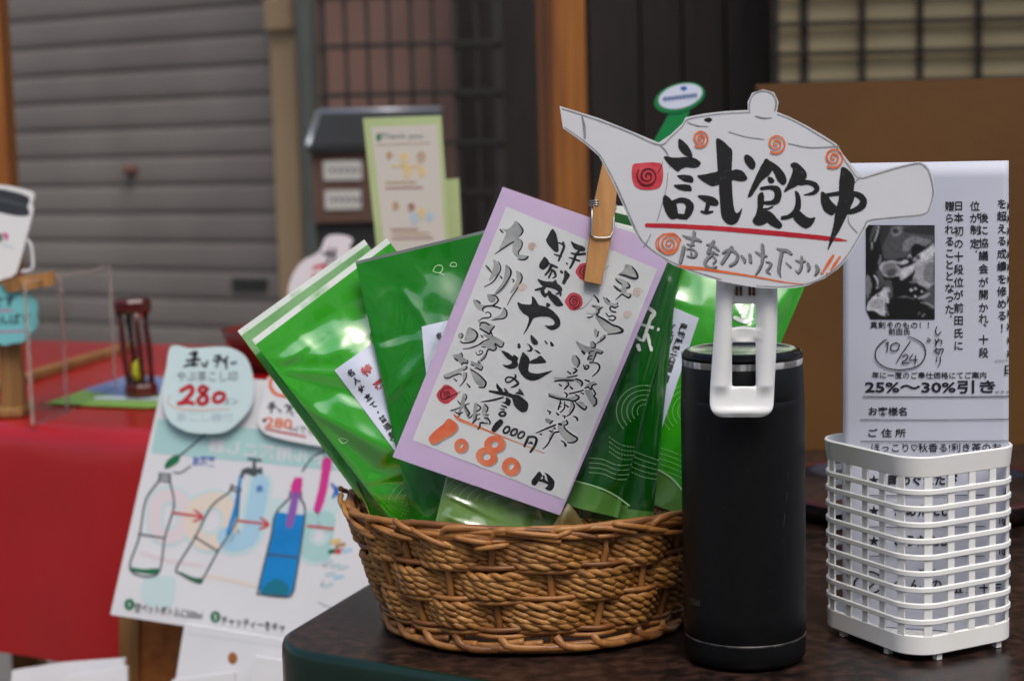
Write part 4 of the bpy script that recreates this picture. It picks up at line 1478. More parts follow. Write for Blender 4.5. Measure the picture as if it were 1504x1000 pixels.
pe_ = finish(mb, sf, 'bright green tea pouch with white label standing behind the black flask')
m = MB()
sheeton(m, sf, [(984, 450), (1026, 468), (966, 646), (930, 632)], M['label'], .0009)
for ch, x, y in zip('産地厳選茶葉使用', (1003, 1000, 996, 992, 988, 984, 981, 977), (481, 492, 503, 514, 525, 535, 545, 556)):
    m.text(sf, ch, x, y, 11.5, M['print'], rot=17, bold=.035, lift=.0013)
for ch, x, y in zip('「九州のお茶', (989, 985, 982, 978, 975, 972), (481, 489, 500, 510, 520, 530)):
    m.text(sf, ch, x, y, 10.5, M['print'], rot=17, bold=.03, lift=.0013)
m.build('label', pe_)

# ------------------------------------------------------------------ lilac price card
cf = Flat(pP(.9705), 2, 10)
m = MB()
m.slab(cf, [(738.4, 274.6), (990, 363), (822.6, 756.6), (576.6, 670.8)], .0008, M['pink'], edge=M['card_edge'])
m.fill(cf, [(743.5, 303.5), (965.6, 395.2), (829.4, 734.3), (605.8, 645.9)], M['washi'], lift=.0003, sm=False)
KK = M['ink']
def Cf(o, *p, mt=None):
    m.fill(cf, list(p), mt or KK, o=o, sc=10, lift=.0005)
def Cs(o, *p, mt=None, lift=.0005):
    m.stroke(cf, list(p), mt or KK, o=o, sc=10, lift=lift)
def Wf(o, *p):
    m.fill(cf, list(p), M['wash'], o=o, sc=10, lift=.0004)
def Ws(o, *p):
    m.stroke(cf, list(p), M['wash'], o=o, sc=10, lift=.0004)
I = M['ink']
def L(o, *p):
    m.stroke(cf, list(p), I, o=o, sc=10, lift=.00055)
# left column, grey wash with dark edges
a = (700, 310)
Wf(a, (575, 145), (640, 200), (680, 280), (660, 340), (620, 390), (660, 440), (672, 510), (630, 590), (620, 640), (700, 650), (752, 670), (740, 705), (660, 715), (590, 680), (530, 610), (525, 520), (540, 470), (440, 510), (330, 570), (385, 440), (430, 320), (360, 270), (430, 270), (490, 250), (540, 190))
L(a, (615, 185, 12), (660, 240, 18), (682, 290, 20), (660, 340, 22), (622, 376, 14))
L(a, (345, 270, 14), (365, 300, 24), (390, 318, 18))
L(a, (270, 635, 12), (340, 585, 22), (450, 510, 26), (540, 458, 24))
L(a, (650, 425, 10), (674, 475, 18), (655, 545, 20), (612, 610, 22), (620, 640, 12))
L(a, (602, 708, 12), (660, 720, 20), (720, 710, 26), (752, 675, 30))
Ws(a, (130, 800, 16), (165, 840, 40), (210, 890, 20))
Ws(a, (255, 725, 30), (285, 800, 80), (270, 900, 90), (200, 1010, 40))
Ws(a, (440, 810, 40), (460, 860, 80), (450, 960, 90), (420, 1060, 90), (330, 1170, 70), (270, 1225, 30))
Ws(a, (590, 890, 30), (620, 940, 80), (620, 1030, 80), (560, 1130, 60), (500, 1200, 20))
L(a, (140, 800, 14), (180, 850, 22), (218, 905, 18))
L(a, (318, 745, 14), (348, 810, 22), (345, 880, 24), (300, 960, 26), (260, 1020, 22), (200, 1070, 18), (110, 1115, 10))
L(a, (470, 825, 14), (505, 880, 24), (495, 950, 26), (450, 1030, 22), (390, 1120, 20), (290, 1220, 10))
L(a, (640, 910, 14), (668, 970, 24), (650, 1040, 26), (590, 1150, 20), (520, 1250, 18), (450, 1385, 10))
L(a, (340, 950, 12), (370, 985, 26))
L(a, (520, 1000, 12), (550, 1020, 22), (535, 1045, 18))
b = (680, 400)
Wf(b, (360, 320), (420, 330), (480, 380), (460, 440), (400, 440), (360, 380))
Wf(b, (150, 400), (210, 420), (260, 470), (330, 490), (290, 560), (230, 550), (170, 490))
Wf(b, (600, 520), (640, 590), (610, 660), (520, 680), (430, 680), (540, 620), (580, 560))
Wf(b, (210, 690), (250, 780), (260, 830), (400, 880), (440, 780), (330, 730), (260, 720))
L(b, (415, 333, 14), (480, 350, 22), (518, 410, 26), (480, 460, 26), (430, 490, 24), (340, 500, 26), (290, 535, 22), (300, 575, 14))
L(b, (190, 410, 14), (230, 430, 22), (255, 455, 20))
L(b, (430, 495, 20), (500, 510, 22), (555, 532, 22))
L(b, (600, 520, 14), (640, 570, 22), (640, 640, 24), (590, 680, 20), (500, 690, 18), (420, 705, 10))
L(b, (330, 600, 12), (360, 585, 16), (395, 600, 20), (410, 640, 22), (380, 665, 20), (290, 675, 18), (245, 705, 14))
L(b, (245, 790, 16), (262, 750, 18), (310, 735, 22), (350, 750, 22), (385, 775, 18))
L(b, (245, 825, 18), (320, 870, 26), (390, 905, 30), (410, 860, 26), (450, 810, 22), (460, 790, 22))
L(b, (415, 880, 22), (432, 935, 18))
c = (640, 480)
Wf(c, (480, 10), (560, 40), (600, 110), (570, 190), (500, 215), (420, 200), (440, 110))
Wf(c, (330, 110), (370, 90), (390, 150), (370, 180), (335, 160))
Wf(c, (690, 110), (830, 130), (940, 180), (1000, 240), (960, 300), (880, 250), (900, 310), (860, 350), (770, 330), (740, 440), (680, 500), (640, 490), (730, 380), (750, 300), (660, 270), (470, 300), (640, 250), (760, 190))
L(c, (530, 30, 14), (590, 70, 24), (612, 130, 30), (570, 200, 30), (500, 230, 26), (400, 235, 22), (360, 205, 12))
L(c, (380, 95, 12), (400, 130, 20), (380, 165, 22))
L(c, (660, 120, 12), (690, 155, 22))
L(c, (400, 325, 12), (500, 315, 18), (610, 275, 20), (700, 215, 20), (780, 180, 14))
L(c, (1000, 230, 18), (985, 280, 24), (950, 300, 24), (870, 245, 20), (890, 310, 22), (850, 350, 24), (790, 330, 22), (760, 350, 22), (730, 440, 22), (665, 505, 16))
L(c, (590, 370, 10), (610, 410, 16), (660, 405, 20), (690, 370, 20), (660, 345, 14), (635, 360, 12), (640, 385, 10))
L(c, (670, 290, 12), (730, 300, 20))
Wf(c, (250, 410), (340, 400), (370, 370), (390, 430), (470, 500), (440, 540), (380, 560), (330, 500), (280, 470))
L(c, (275, 465, 16), (320, 495, 24))
L(c, (375, 380, 14), (395, 420, 20), (390, 440, 14))
L(c, (470, 490, 16), (465, 540, 24), (410, 525, 22), (380, 560, 18))
Wf(c, (510, 500), (600, 530), (640, 500), (690, 580), (680, 630), (610, 600), (540, 570))
L(c, (510, 550, 14), (550, 570, 20))
L(c, (620, 500, 14), (640, 530, 20))
L(c, (690, 580, 16), (670, 635, 24), (600, 605, 22), (570, 610, 14))
Wf(c, (110, 710), (250, 650), (400, 590), (460, 570), (470, 610), (390, 650), (260, 710), (150, 755))
L(c, (130, 745, 20), (180, 755, 22), (280, 710, 22), (370, 685, 20), (375, 715, 14))
L(c, (445, 580, 16), (460, 610, 22), (405, 635, 18))
Wf(c, (400, 670), (460, 680), (450, 740), (400, 800))
L(c, (455, 680, 16), (445, 750, 20), (400, 820, 20), (350, 875, 12))
L(c, (265, 760, 14), (305, 795, 24))
L(c, (455, 830, 14), (500, 885, 26))
Wf(c, (500, 600), (580, 650), (680, 730), (730, 800), (720, 860), (640, 870), (570, 800), (530, 710))
L(c, (520, 630, 18), (620, 690, 22), (700, 765, 24), (738, 820, 26), (710, 885, 28), (630, 885, 14))
# middle column, solid black
Cf(a, (1110, 265), (1160, 320), (1185, 400), (1200, 500), (1205, 590), (1170, 610), (1120, 575), (1060, 510), (1018, 440), (1040, 380))
Cs(a, (1190, 470, 24), (1240, 480, 26), (1290, 520, 34))
Cs(a, (1270, 465, 34), (1280, 540, 40), (1240, 640, 36), (1205, 730, 30))
Cs(a, (1135, 635, 16), (1190, 655, 28), (1245, 665, 26))
d = (830, 370)
Cf(a, (1385, 445), (1440, 475), (1560, 520), (1600, 560), (1570, 600), (1470, 575), (1420, 540))
Cs(d, (225, -30, 30), (170, 30, 40), (140, 90, 40), (110, 170, 40), (70, 240, 30))
Cs(d, (55, 85, 14), (120, 105, 30), (210, 135, 30))
Cs(d, (90, 20, 24), (180, 40, 40), (290, 30, 40))
Cs(a, (1320, 765, 20), (1330, 780, 26))
Cf(a, (1000, 672), (1060, 740), (1070, 780), (1030, 830), (980, 868), (925, 840), (920, 790), (950, 730))
Cs(a, (1070, 775, 12), (1110, 800, 40), (1180, 830, 34))
Cs(a, (1100, 800, 50), (1060, 880, 40), (1010, 940, 30))
Cs(a, (1090, 860, 30), (1140, 890, 40), (1160, 960, 34), (1120, 985, 20))
Cs(a, (1110, 880, 30), (1060, 980, 30))
Cs(a, (1240, 890, 40), (1255, 905, 40))
Cf(a, (1290, 870), (1340, 900), (1370, 950), (1330, 1020), (1290, 1080), (1250, 1060), (1280, 980))
Cf(b, (1095, 100), (1200, 130), (1320, 135), (1360, 105), (1390, 165), (1440, 210), (1460, 270), (1420, 290), (1340, 250), (1250, 225), (1160, 200))
Cs(b, (1065, 262, 30), (1130, 245, 40), (1200, 230, 40))
Cs(b, (1170, 240, 60), (1170, 300, 60), (1205, 350, 50))
Cs(b, (1200, 340, 50), (1260, 310, 40), (1290, 290, 20))
Cf(b, (1250, 262), (1320, 320), (1400, 370), (1450, 440), (1470, 490), (1380, 500), (1310, 440), (1255, 360))
Cs(b, (1370, 320, 24), (1430, 300, 44), (1430, 345, 24))
Cf(b, (800, 440), (880, 465), (1000, 465), (1015, 350), (1080, 420), (1120, 480), (1200, 500), (1300, 550), (1390, 640), (1430, 730), (1410, 800), (1330, 850), (1260, 835), (1200, 775), (1250, 785), (1330, 770), (1340, 730), (1290, 670), (1200, 650), (1050, 670), (1000, 750), (940, 850), (885, 915), (940, 790), (965, 665), (880, 600), (820, 520))
Cf(b, (1225, 445), (1270, 460), (1285, 490), (1240, 520), (1220, 500))
e = (720, 490)
Cf(e, (595, 15), (650, 60), (695, 110), (700, 155), (650, 165), (605, 120))
Cs(e, (420, 160, 40), (425, 195, 50))
Cf(e, (540, 145), (590, 170), (628, 220), (600, 265), (530, 250), (580, 235), (575, 195))
Cs(e, (660, 240, 12), (695, 265, 30), (735, 290, 14))
Cf(e, (792, 95), (830, 120), (850, 160), (820, 155))
Cf(e, (882, 115), (920, 145), (940, 180), (890, 182))
Cf(e, (165, 250), (250, 275), (330, 330), (345, 305), (415, 355), (400, 400), (410, 460), (370, 505), (290, 520), (210, 490), (180, 455), (250, 460), (310, 440), (320, 410), (250, 365), (200, 310))
Cf(e, (480, 268), (530, 310), (580, 380), (570, 460), (562, 530), (590, 570), (700, 585), (800, 565), (915, 543), (800, 620), (700, 675), (610, 692), (520, 660), (450, 590), (412, 500), (430, 400), (455, 320))
Cf(e, (740, 322), (790, 370), (820, 425), (700, 438), (580, 440), (590, 400), (680, 355))
Cs(e, (360, 595, 14), (375, 630, 34), (320, 690, 28), (250, 715, 24), (222, 680, 24), (255, 640, 26), (320, 645, 28), (370, 680, 34), (410, 730, 40), (360, 770, 34), (305, 788, 14))
Cf(e, (95, 730), (150, 790), (185, 840), (150, 870), (95, 800))
Cf(e, (205, 790), (240, 820), (275, 870), (240, 890), (210, 840))
Cf(e, (425, 805), (470, 850), (498, 905), (430, 890), (360, 875), (410, 850))
f = (620, 560)
Cs(f, (990, 145, 30), (1100, 165, 50), (1250, 190, 60), (1340, 225, 60))
Cf(f, (1320, 205), (1410, 200), (1500, 260), (1560, 330), (1540, 430), (1470, 455), (1390, 400), (1340, 320))
Cs(f, (860, 300, 8), (960, 290, 26), (1100, 260, 30), (1190, 235, 24))
Cf(f, (1235, 235), (1290, 265), (1305, 300), (1280, 365), (1240, 345), (1165, 300), (1220, 300))
Cs(f, (1165, 355, 18), (1235, 380, 30))
Cs(f, (1150, 400, 14), (1205, 415, 26))
Cs(f, (1140, 470, 34), (1170, 445, 30), (1220, 460, 36), (1215, 495, 40), (1170, 510, 34), (1130, 485, 34), (1145, 455, 20))
# red seals and faint curls
m.fill(cf, [(642, 577), (652, 566), (660, 566), (670, 574), (672, 580), (664, 588), (655, 593), (646, 589), (642, 583)], M['redseal'], lift=.00042)
m.stroke(cf, [(661, 569, 1.6), (653, 570, 2), (647, 579, 2.4), (650, 586, 2), (658, 584, 2.6), (668, 579, 1.8), (677, 575, .6)], M['darkred'], lift=.0006)
m.spiral(cf, 657, 578, 5, 1.6, 1.8, M['darkred'])
for (x, y, r) in ((843, 443, 12.5), (858, 399, 12)):
    m.fill(cf, [(x + r * math.cos(k * .52) * (1 + .08 * math.sin(k * 2.3)), y + r * 1.05 * math.sin(k * .52)) for k in range(12)], M['redseal'], lift=.00042)
    m.spiral(cf, x, y, r * .78, 2.1, 2.1, M['darkred'], ph=1)
m.stroke(cf, [(848, 455, 1.4), (858, 451, 1.4), (870, 438, .6)], M['pencil'], lift=.0006)
m.stroke(cf, [(885, 399, 1.4), (895, 390, .6)], M['pencil'], lift=.0006)
for (x, y, r, mt) in ((781, 363, 6.5, 'peachhalo'), (767, 423, 7, 'palepeach'), (936, 430, 7.5, 'peachhalo'), (921, 463, 6.5, 'palepeach')):
    m.spiral(cf, x, y, r, 1.9, 1.5, M[mt], ph=.6)
# right column
g = (830, 370)
Wf(g, (895, 185), (990, 215), (1050, 300), (1070, 370), (1040, 390), (900, 350), (770, 345), (850, 270))
L(g, (980, 215, 14), (1040, 290, 24), (1065, 370, 30), (1040, 395, 30), (980, 385, 34), (880, 350, 28), (810, 330, 16))
Wf(g, (730, 380), (840, 400), (910, 440), (950, 500), (920, 540), (900, 600), (960, 620), (950, 670), (870, 630), (820, 600), (730, 500), (820, 540), (820, 480))
L(g, (740, 405, 14), (790, 450, 24), (830, 475, 18))
L(g, (715, 495, 14), (760, 545, 26), (815, 580, 20))
L(g, (915, 450, 14), (950, 505, 26), (925, 530, 30), (900, 530, 20))
L(g, (740, 705, 10), (800, 650, 20), (835, 625, 22), (880, 650, 22), (935, 675, 28), (965, 640, 20), (950, 615, 12))
L(g, (425, 640, 14), (470, 690, 28), (490, 735, 30))
Wf(g, (550, 660), (620, 690), (660, 740), (760, 770), (720, 830), (650, 800), (590, 750))
L(g, (605, 680, 14), (650, 730, 24))
L(g, (770, 750, 16), (765, 770, 18))
L(g, (780, 795, 18), (725, 825, 22), (690, 800, 22), (655, 825, 22), (680, 870, 20), (740, 885, 22))
L(g, (600, 900, 14), (640, 950, 20), (690, 935, 20), (740, 965, 24), (700, 1010, 20), (640, 990, 18))
Wf(g, (390, 780), (480, 790), (540, 820), (510, 880), (480, 930), (400, 930), (300, 900), (420, 900), (450, 850))
L(g, (395, 800, 16), (440, 805, 18))
L(g, (550, 815, 18), (490, 850, 22), (500, 890, 24), (460, 925, 26), (560, 985, 28), (650, 1040, 26))
L(g, (325, 960, 16), (370, 962, 20), (405, 945, 18))
h = (800, 450)
Wf(h, (740, 150), (860, 200), (1000, 280), (1090, 310), (1120, 370), (1030, 390), (920, 390), (840, 310))
L(h, (790, 140, 16), (880, 200, 24), (1000, 275, 28), (1080, 300, 30), (1145, 360, 40), (1080, 390, 24), (920, 412, 12))
Wf(h, (735, 330), (795, 380), (770, 460), (720, 400))
L(h, (790, 370, 18), (775, 435, 22))
Wf(h, (870, 410), (885, 450), (830, 500), (800, 480))
L(h, (885, 425, 12), (880, 460, 26), (820, 510, 22), (750, 548, 12))
Wf(h, (455, 510), (560, 560), (660, 590), (670, 520), (720, 520), (740, 600), (850, 650), (850, 690), (760, 670), (700, 800), (620, 780), (640, 690), (540, 650), (490, 590))
L(h, (710, 520, 14), (740, 560, 24), (735, 605, 24), (690, 605, 14))
L(h, (545, 655, 26), (580, 690, 40))
L(h, (855, 670, 20), (820, 695, 24), (765, 675, 22), (745, 720, 22), (710, 800, 18))
L(h, (720, 655, 14), (665, 665, 16), (650, 700, 18))
L(h, (690, 725, 14), (650, 735, 18), (630, 780, 18))
L(h, (640, 770, 14), (690, 770, 14))
L(h, (660, 825, 18), (730, 825, 20), (790, 850, 26), (805, 900, 26), (770, 965, 22), (700, 1025, 14))
Wf(h, (420, 710), (480, 740), (510, 810), (480, 880), (420, 850), (390, 780))
L(h, (460, 725, 14), (500, 780, 24), (508, 840, 24), (475, 895, 16))
L(h, (570, 860, 14), (590, 920, 24), (635, 910, 24), (645, 870, 20), (600, 870, 14), (600, 900, 12))
L(h, (335, 955, 20), (380, 985, 20))
L(h, (430, 910, 18), (470, 945, 24), (420, 985, 22))
k = (720, 490)
Ws(k, (940, 650, 30), (1060, 670, 50), (1220, 670, 36))
L(k, (950, 695, 22), (1060, 685, 24), (1225, 690, 20))
L(k, (1130, 640, 16), (1200, 630, 20), (1275, 615, 22))
L(k, (1245, 510, 14), (1275, 540, 24), (1220, 575, 24))
L(k, (1135, 555, 18), (1180, 590, 26))
Ws(k, (1120, 710, 30), (1130, 760, 44), (1090, 810, 26))
L(k, (1140, 710, 16), (1150, 750, 24), (1090, 815, 18))
L(k, (1010, 740, 16), (1045, 768, 22))
L(k, (1170, 775, 20), (1205, 810, 30))
Ws(k, (1250, 670, 30), (1310, 710, 50), (1340, 760, 24))
L(k, (1255, 660, 16), (1330, 690, 24), (1355, 735, 28), (1335, 765, 22))
L(k, (1395, 680, 22), (1450, 700, 26))
Ws(k, (1400, 790, 24), (1470, 740, 60), (1530, 720, 40))
L(k, (1390, 800, 18), (1440, 785, 22), (1480, 820, 24), (1500, 760, 24), (1560, 740, 20))
L(k, (1160, 880, 20), (1260, 860, 22), (1365, 830, 20))
n_ = (760, 570)
Wf(n_, (990, 30), (1080, 30), (1120, 100), (1150, 190), (1140, 250), (1080, 230), (1020, 120))
L(n_, (1080, -20, 16), (1130, 50, 24), (1145, 90, 26), (1120, 115, 24), (1155, 160, 28), (1155, 230, 30), (1115, 262, 24))
Ws(n_, (460, 85, 30), (600, 130, 40), (740, 160, 44), (880, 140, 60))
L(n_, (465, 115, 24), (600, 155, 26), (740, 170, 26), (820, 190, 26), (880, 165, 28), (905, 130, 26), (850, 95, 16))
L(n_, (690, 60, 16), (730, 95, 26), (715, 130, 20))
L(n_, (930, 65, 14), (970, 85, 22))
Wf(n_, (880, 200), (950, 200), (1000, 260), (1000, 310), (940, 280))
L(n_, (850, 205, 18), (920, 270, 24), (985, 315, 28), (1015, 280, 24), (1005, 260, 14))
L(n_, (625, 170, 18), (630, 200, 22), (600, 310, 24))
L(n_, (620, 215, 14), (650, 225, 18))
L(n_, (600, 265, 14), (640, 270, 18))
L(n_, (690, 205, 16), (690, 280, 22), (660, 330, 20), (625, 355, 14))
L(n_, (700, 240, 16), (745, 275, 24))
Ws(n_, (790, 210, 30), (800, 280, 60), (770, 350, 40))
L(n_, (810, 205, 16), (835, 260, 24), (815, 320, 24), (770, 380, 22), (720, 410, 14))
L(n_, (440, 330, 16), (485, 350, 26), (470, 375, 22))
L(n_, (570, 360, 16), (600, 390, 28))
L(n_, (670, 405, 20), (700, 410, 24), (690, 440, 20))
L(n_, (825, 410, 16), (870, 435, 26), (880, 470, 26))
Wf(n_, (405, 450), (460, 450), (520, 490), (480, 520), (420, 500))
L(n_, (515, 480, 22), (475, 525, 18))
L(n_, (610, 525, 34), (640, 530, 34))
L(n_, (720, 470, 20), (735, 520, 26), (690, 545, 20))
Wf(n_, (590, 570), (660, 480), (720, 480), (680, 560), (740, 640), (840, 700), (890, 740), (850, 790), (750, 795), (660, 720), (610, 640))
L(n_, (680, 560, 18), (720, 620, 22), (800, 680, 24), (880, 735, 28), (860, 775, 26), (800, 800, 22), (735, 795, 14))
L(n_, (270, 660, 12), (380, 610, 22), (480, 570, 24), (555, 540, 26))
L(n_, (540, 580, 24), (555, 600, 20))
L(n_, (470, 625, 20), (505, 640, 24))
Ws(n_, (520, 600, 30), (510, 660, 50), (470, 740, 30))
L(n_, (600, 640, 26), (540, 655, 24), (490, 740, 24), (430, 840, 22), (370, 890, 12))
L(n_, (335, 670, 22), (350, 682, 22))
L(n_, (640, 770, 14), (690, 800, 24), (705, 840, 40))
# price lines
Ws(f, (620, 190, 40), (600, 300, 60), (570, 400, 40), (540, 470, 40))
Ws(f, (610, 340, 40), (650, 420, 60), (680, 510, 50))
Ws(f, (790, 340, 60), (780, 440, 60), (770, 560, 60))
Ws(f, (920, 340, 40), (910, 460, 70), (960, 560, 60))
L(f, (640, 190, 14), (655, 230, 22), (635, 280, 18))
L(f, (520, 285, 14), (560, 330, 22))
L(f, (690, 325, 18), (630, 355, 22), (660, 410, 24), (695, 470, 30), (670, 505, 24))
L(f, (420, 430, 12), (500, 405, 18), (550, 385, 16))
L(f, (485, 445, 14), (540, 475, 22), (595, 455, 20))
L(f, (570, 455, 16), (530, 520, 18))
L(f, (740, 490, 14), (715, 525, 20), (680, 540, 14))
L(f, (810, 340, 16), (855, 375, 24), (850, 410, 26), (800, 440, 18))
L(f, (850, 480, 16), (800, 500, 20), (790, 560, 26), (745, 605, 26))
L(f, (925, 340, 18), (965, 390, 26), (945, 450, 22))
L(f, (930, 490, 16), (975, 490, 20))
L(f, (920, 540, 20), (960, 540, 22), (1000, 600, 26), (990, 625, 26))
L(f, (815, 560, 18), (845, 545, 20))
L(f, (900, 600, 22), (850, 615, 24), (850, 660, 26), (820, 705, 22))
L(f, (860, 615, 16), (900, 612, 20), (960, 615, 20))
Cf(f, (1155, 550), (1190, 590), (1180, 630), (1080, 740), (1035, 735), (1020, 700), (1070, 610))
for (x, y) in ((1240, 710), (1350, 745), (1455, 785)):
    m.stroke(cf, [(f[0] + (x + 46 * math.cos(t) - 12 * math.sin(t)) / 10, f[1] + (y + 48 * math.sin(t) - 10 * math.cos(t)) / 10, 3.0) for t in [q * .698 for q in range(9)]], I, lift=.0006, closed=True)
q_ = (700, 620)
L(q_, (760, 215, 40), (720, 310, 40), (700, 355, 30))
L(q_, (770, 215, 34), (850, 215, 36), (880, 260, 40), (850, 350, 40), (790, 435, 34))
L(q_, (790, 285, 20), (815, 305, 30))
L(q_, (760, 300, 20), (820, 315, 20))
m.stroke(cf, [(667, 609, 2.4), (675, 616, 4.6), (690, 622, 4), (710, 630, 3), (730, 638, 2), (766, 652, 1.2), (800, 666, .8)], M['orange2'], lift=.00044)
r_ = (610, 600)
def Co(*p):
    m.fill(cf, list(p), M['orange2'], o=r_, sc=10, lift=.0005)
m.fill(cf, [(500, 175), (580, 190), (635, 260), (630, 330), (540, 410), (400, 490), (300, 540), (230, 520), (215, 450), (330, 330)], M['wash'], o=r_, sc=10, lift=.0004)
Co((480, 148), (560, 175), (612, 235), (615, 310), (530, 385), (400, 455), (280, 520), (215, 490), (200, 425), (280, 330), (400, 235))
def ring(o, cx, cy, rx, ry, wd, rot):
    pts = []
    for t in range(12):
        aa = t * math.pi / 6
        x, y = rx * math.cos(aa), ry * math.sin(aa)
        pts.append((cx + x * math.cos(rot) - y * math.sin(rot), cy + x * math.sin(rot) + y * math.cos(rot), wd * (1 + .12 * math.sin(aa * 2 + 1))))
    m.stroke(cf, [(x + 18, y + 16, w_) for x, y, w_ in pts], M['wash'], o=o, sc=10, lift=.0004, closed=True)
    m.stroke(cf, pts, M['orange2'], o=o, sc=10, lift=.0005, closed=True)
ring(r_, 672, 545, 62, 76, 72, .5)
ring(r_, 1165, 525, 105, 88, 92, -.2)
ring(r_, 1045, 705, 108, 92, 90, .3)
ring(q_, 505, 650, 86, 92, 92, .5)
Cf(q_, (920, 722), (965, 780), (930, 830), (880, 910), (850, 930), (805, 900), (810, 850), (870, 770))
Cf(q_, (1000, 735), (1070, 775), (1130, 840), (1148, 900), (1120, 980), (1070, 1000), (1000, 970), (1040, 930), (1050, 880), (1030, 800))
Cs(q_, (930, 850, 40), (990, 860, 44), (1040, 890, 40))
Cs(q_, (985, 790, 30), (990, 860, 30))
ca = m.build('price_card', origin=cf.at(730, 740))
tag(ca, 'tilted lilac bordered price card with brushed black and grey characters and orange 1080', 'price card')
m = MB()
q = [(733, 271), (996, 361), (826, 762), (569, 669)]
m.slab(cf, q, .0003, M['sleeve'], lift=.0016)
m.slab(cf, q, .0003, M['sleeve'], lift=-.0012)
m.build('clear_sleeve', ca)

# wooden peg at the card's top
pgf = Flat(cf.at(885, 330, .0062), 2, 10)
po = pgf.at(872, 416)
pg = empty('clothes_peg', po, 'wooden clothes peg with wire spring clipped on the top of the lilac card', 'clothes peg', 'wooden clothes pegs')
m = MB()
m.slab(pgf, [(886, 236), (909, 240), (905, 290), (899, 345), (883, 418), (858, 413), (866, 352), (872, 300)], .0045, M['peg'], lift=.0002)
m.build('front_leg', pg, bevel=.0006)
m = MB()
m.slab(pgf, [(888, 236), (911, 240), (903, 345), (884, 414), (860, 410), (868, 352), (874, 300)], .0042, M['peg'], lift=-.0093)
m.build('rear_leg', pg, bevel=.0006)
m = MB()
wire = [(872, 300, -.012), (870, 304, -.002), (869, 322, .0012), (868, 345, .0014), (872, 349, .0016), (886, 350, .0016), (897, 348, .0014), (900, 340, .001), (902, 310, -.002), (900, 302, -.012)]
m.tube([Vector(p) for p in smooth([tuple(pgf.at(*q)) for q in wire], False, .001)], .0006, M['spring'], 7)
for k in range(3):
    m.tube([pgf.at(866 + 40 * t / 12, 300 + k * 3.2 - 6 + t * .4, -.0055 + .0062 * math.sin(t / 12 * math.pi * 2)) for t in range(13)], .00055, M['spring'], 6)
m.build('spring', pg)

# ------------------------------------------------------------------ teapot shaped sign
tf = Flat(atY(1090, 300, .8825), 0, 2)
OUT = [(822, 156), (880, 174), (925, 192), (967.5, 209.7), (985, 198), (1003, 181), (1007, 172.6), (1035, 167), (1066, 163.5), (1099, 161.8), (1098.4, 149.9), (1105, 136.7), (1121, 131.5), (1137, 136), (1143.5, 150), (1141, 164.6),
       (1159, 171.8), (1183, 183.8), (1207, 197.7), (1228.8, 211.7), (1238.8, 227.6), (1264.7, 258.8), (1282.6, 253.6), (1318.5, 243.6), (1348.5, 237.6), (1360.4, 241.6), (1367, 252), (1370.8, 263.5), (1373.2, 281.5), (1371, 294),
       (1368.4, 303.4), (1358.4, 317.4), (1318.5, 321.4), (1278.6, 326.6), (1271.9, 335.3), (1250.7, 371.2), (1241, 384), (1230.8, 395.2), (1210.8, 409), (1186.9, 419), (1170, 422.5), (1151, 424), (1132, 423.6), (1111, 422.3), (1084, 418), (1059.3, 413.1),
       (1032, 406), (1007.4, 397), (988, 389), (971.5, 379.2), (957, 370), (943.6, 359.3), (931.6, 339.3), (917.7, 307.4), (901.7, 271.5), (889.7, 247.6), (879.8, 229.6), (859.8, 211.7), (842, 199), (827, 188.5)]
m = MB()
m.slab(tf, OUT, .0012, M['card_grey'], edge=M['card_edge'])
t1 = dict(o=(960, 180), sc=5.0)
K = M['inkdry']
# pencil outline and body lines
m.stroke(tf, [(826, 160, 1.6), (880, 177.5, 1.8), (925, 195, 2), (968, 213, 2), (986, 201, 1.8), (1003, 185, 1.6), (1010, 176, 1.6), (1036, 170.5, 1.4), (1066, 167, 1.2), (1100, 165.5, 1.2)], M['pencil'])
m.stroke(tf, [(1101, 166, 1.5), (1101, 152, 2), (1107, 139, 2), (1121, 134, 2), (1134.5, 138.5, 2.4), (1140, 150, 2.6), (1138, 163, 2)], M['pencil'])
m.stroke(tf, [(1110, 171, 2), (1122, 174, 2.2), (1133, 173, 1.6)], M['pencil'])
m.stroke(tf, [(1142, 168, 1.2), (1160, 175, 1.4), (1183, 187, 1.5), (1206, 201, 1.6), (1227, 214.5, 1.8), (1237, 230, 1.8), (1250, 249, 1.6), (1262, 262, 1.6), (1284, 257, 1.8), (1318, 247, 1.8), (1348, 240.5, 1.8), (1358, 244.5, 2), (1365, 255, 2), (1370.5, 281, 2), (1366, 302, 2), (1357, 314.5, 2.2), (1318, 319, 2), (1277, 324, 2), (1269, 334, 2), (1248, 370, 1.8), (1229, 393, 2.6), (1209, 407, 2), (1186, 416.5, 1.2), (1150, 421, 1.0), (1111, 419.5, 1.0)], M['pencil'])
m.stroke(tf, [(1059, 410.5, 1.4), (1007, 394, 1.6), (971, 376, 1.8), (946, 357, 2.2), (934, 338, 2.6), (920, 306, 2.4), (904, 270, 2), (892, 247, 1.8), (881, 228, 1.6), (860, 209, 1.2), (829, 187, 1)], M['pencil'])
m.stroke(tf, [(855, 172, 2), (858, 186, 4.2), (859, 203, 3)], M['wash2'])
m.stroke(tf, [(970, 214, 1.6), (979, 224, 2.4), (983, 238, 1.8), (984, 246, 1)], M['pencil'])
m.stroke(tf, [(981, 254, 1), (978, 280, 1.4), (971, 305, 1.6), (965, 325, 1.2)], M['pencil'])
m.stroke(tf, [(956, 344, 1.2), (950, 356, 2.2), (945, 364, 1.6)], M['pencil'])
m.stroke(tf, [(1010, 180, 2), (1024, 185, 2), (1040, 186, 1)], M['pencil'])
m.stroke(tf, [(1070, 194, 1), (1095, 201, 1.4), (1122, 205, 1.2)], M['pencil'])
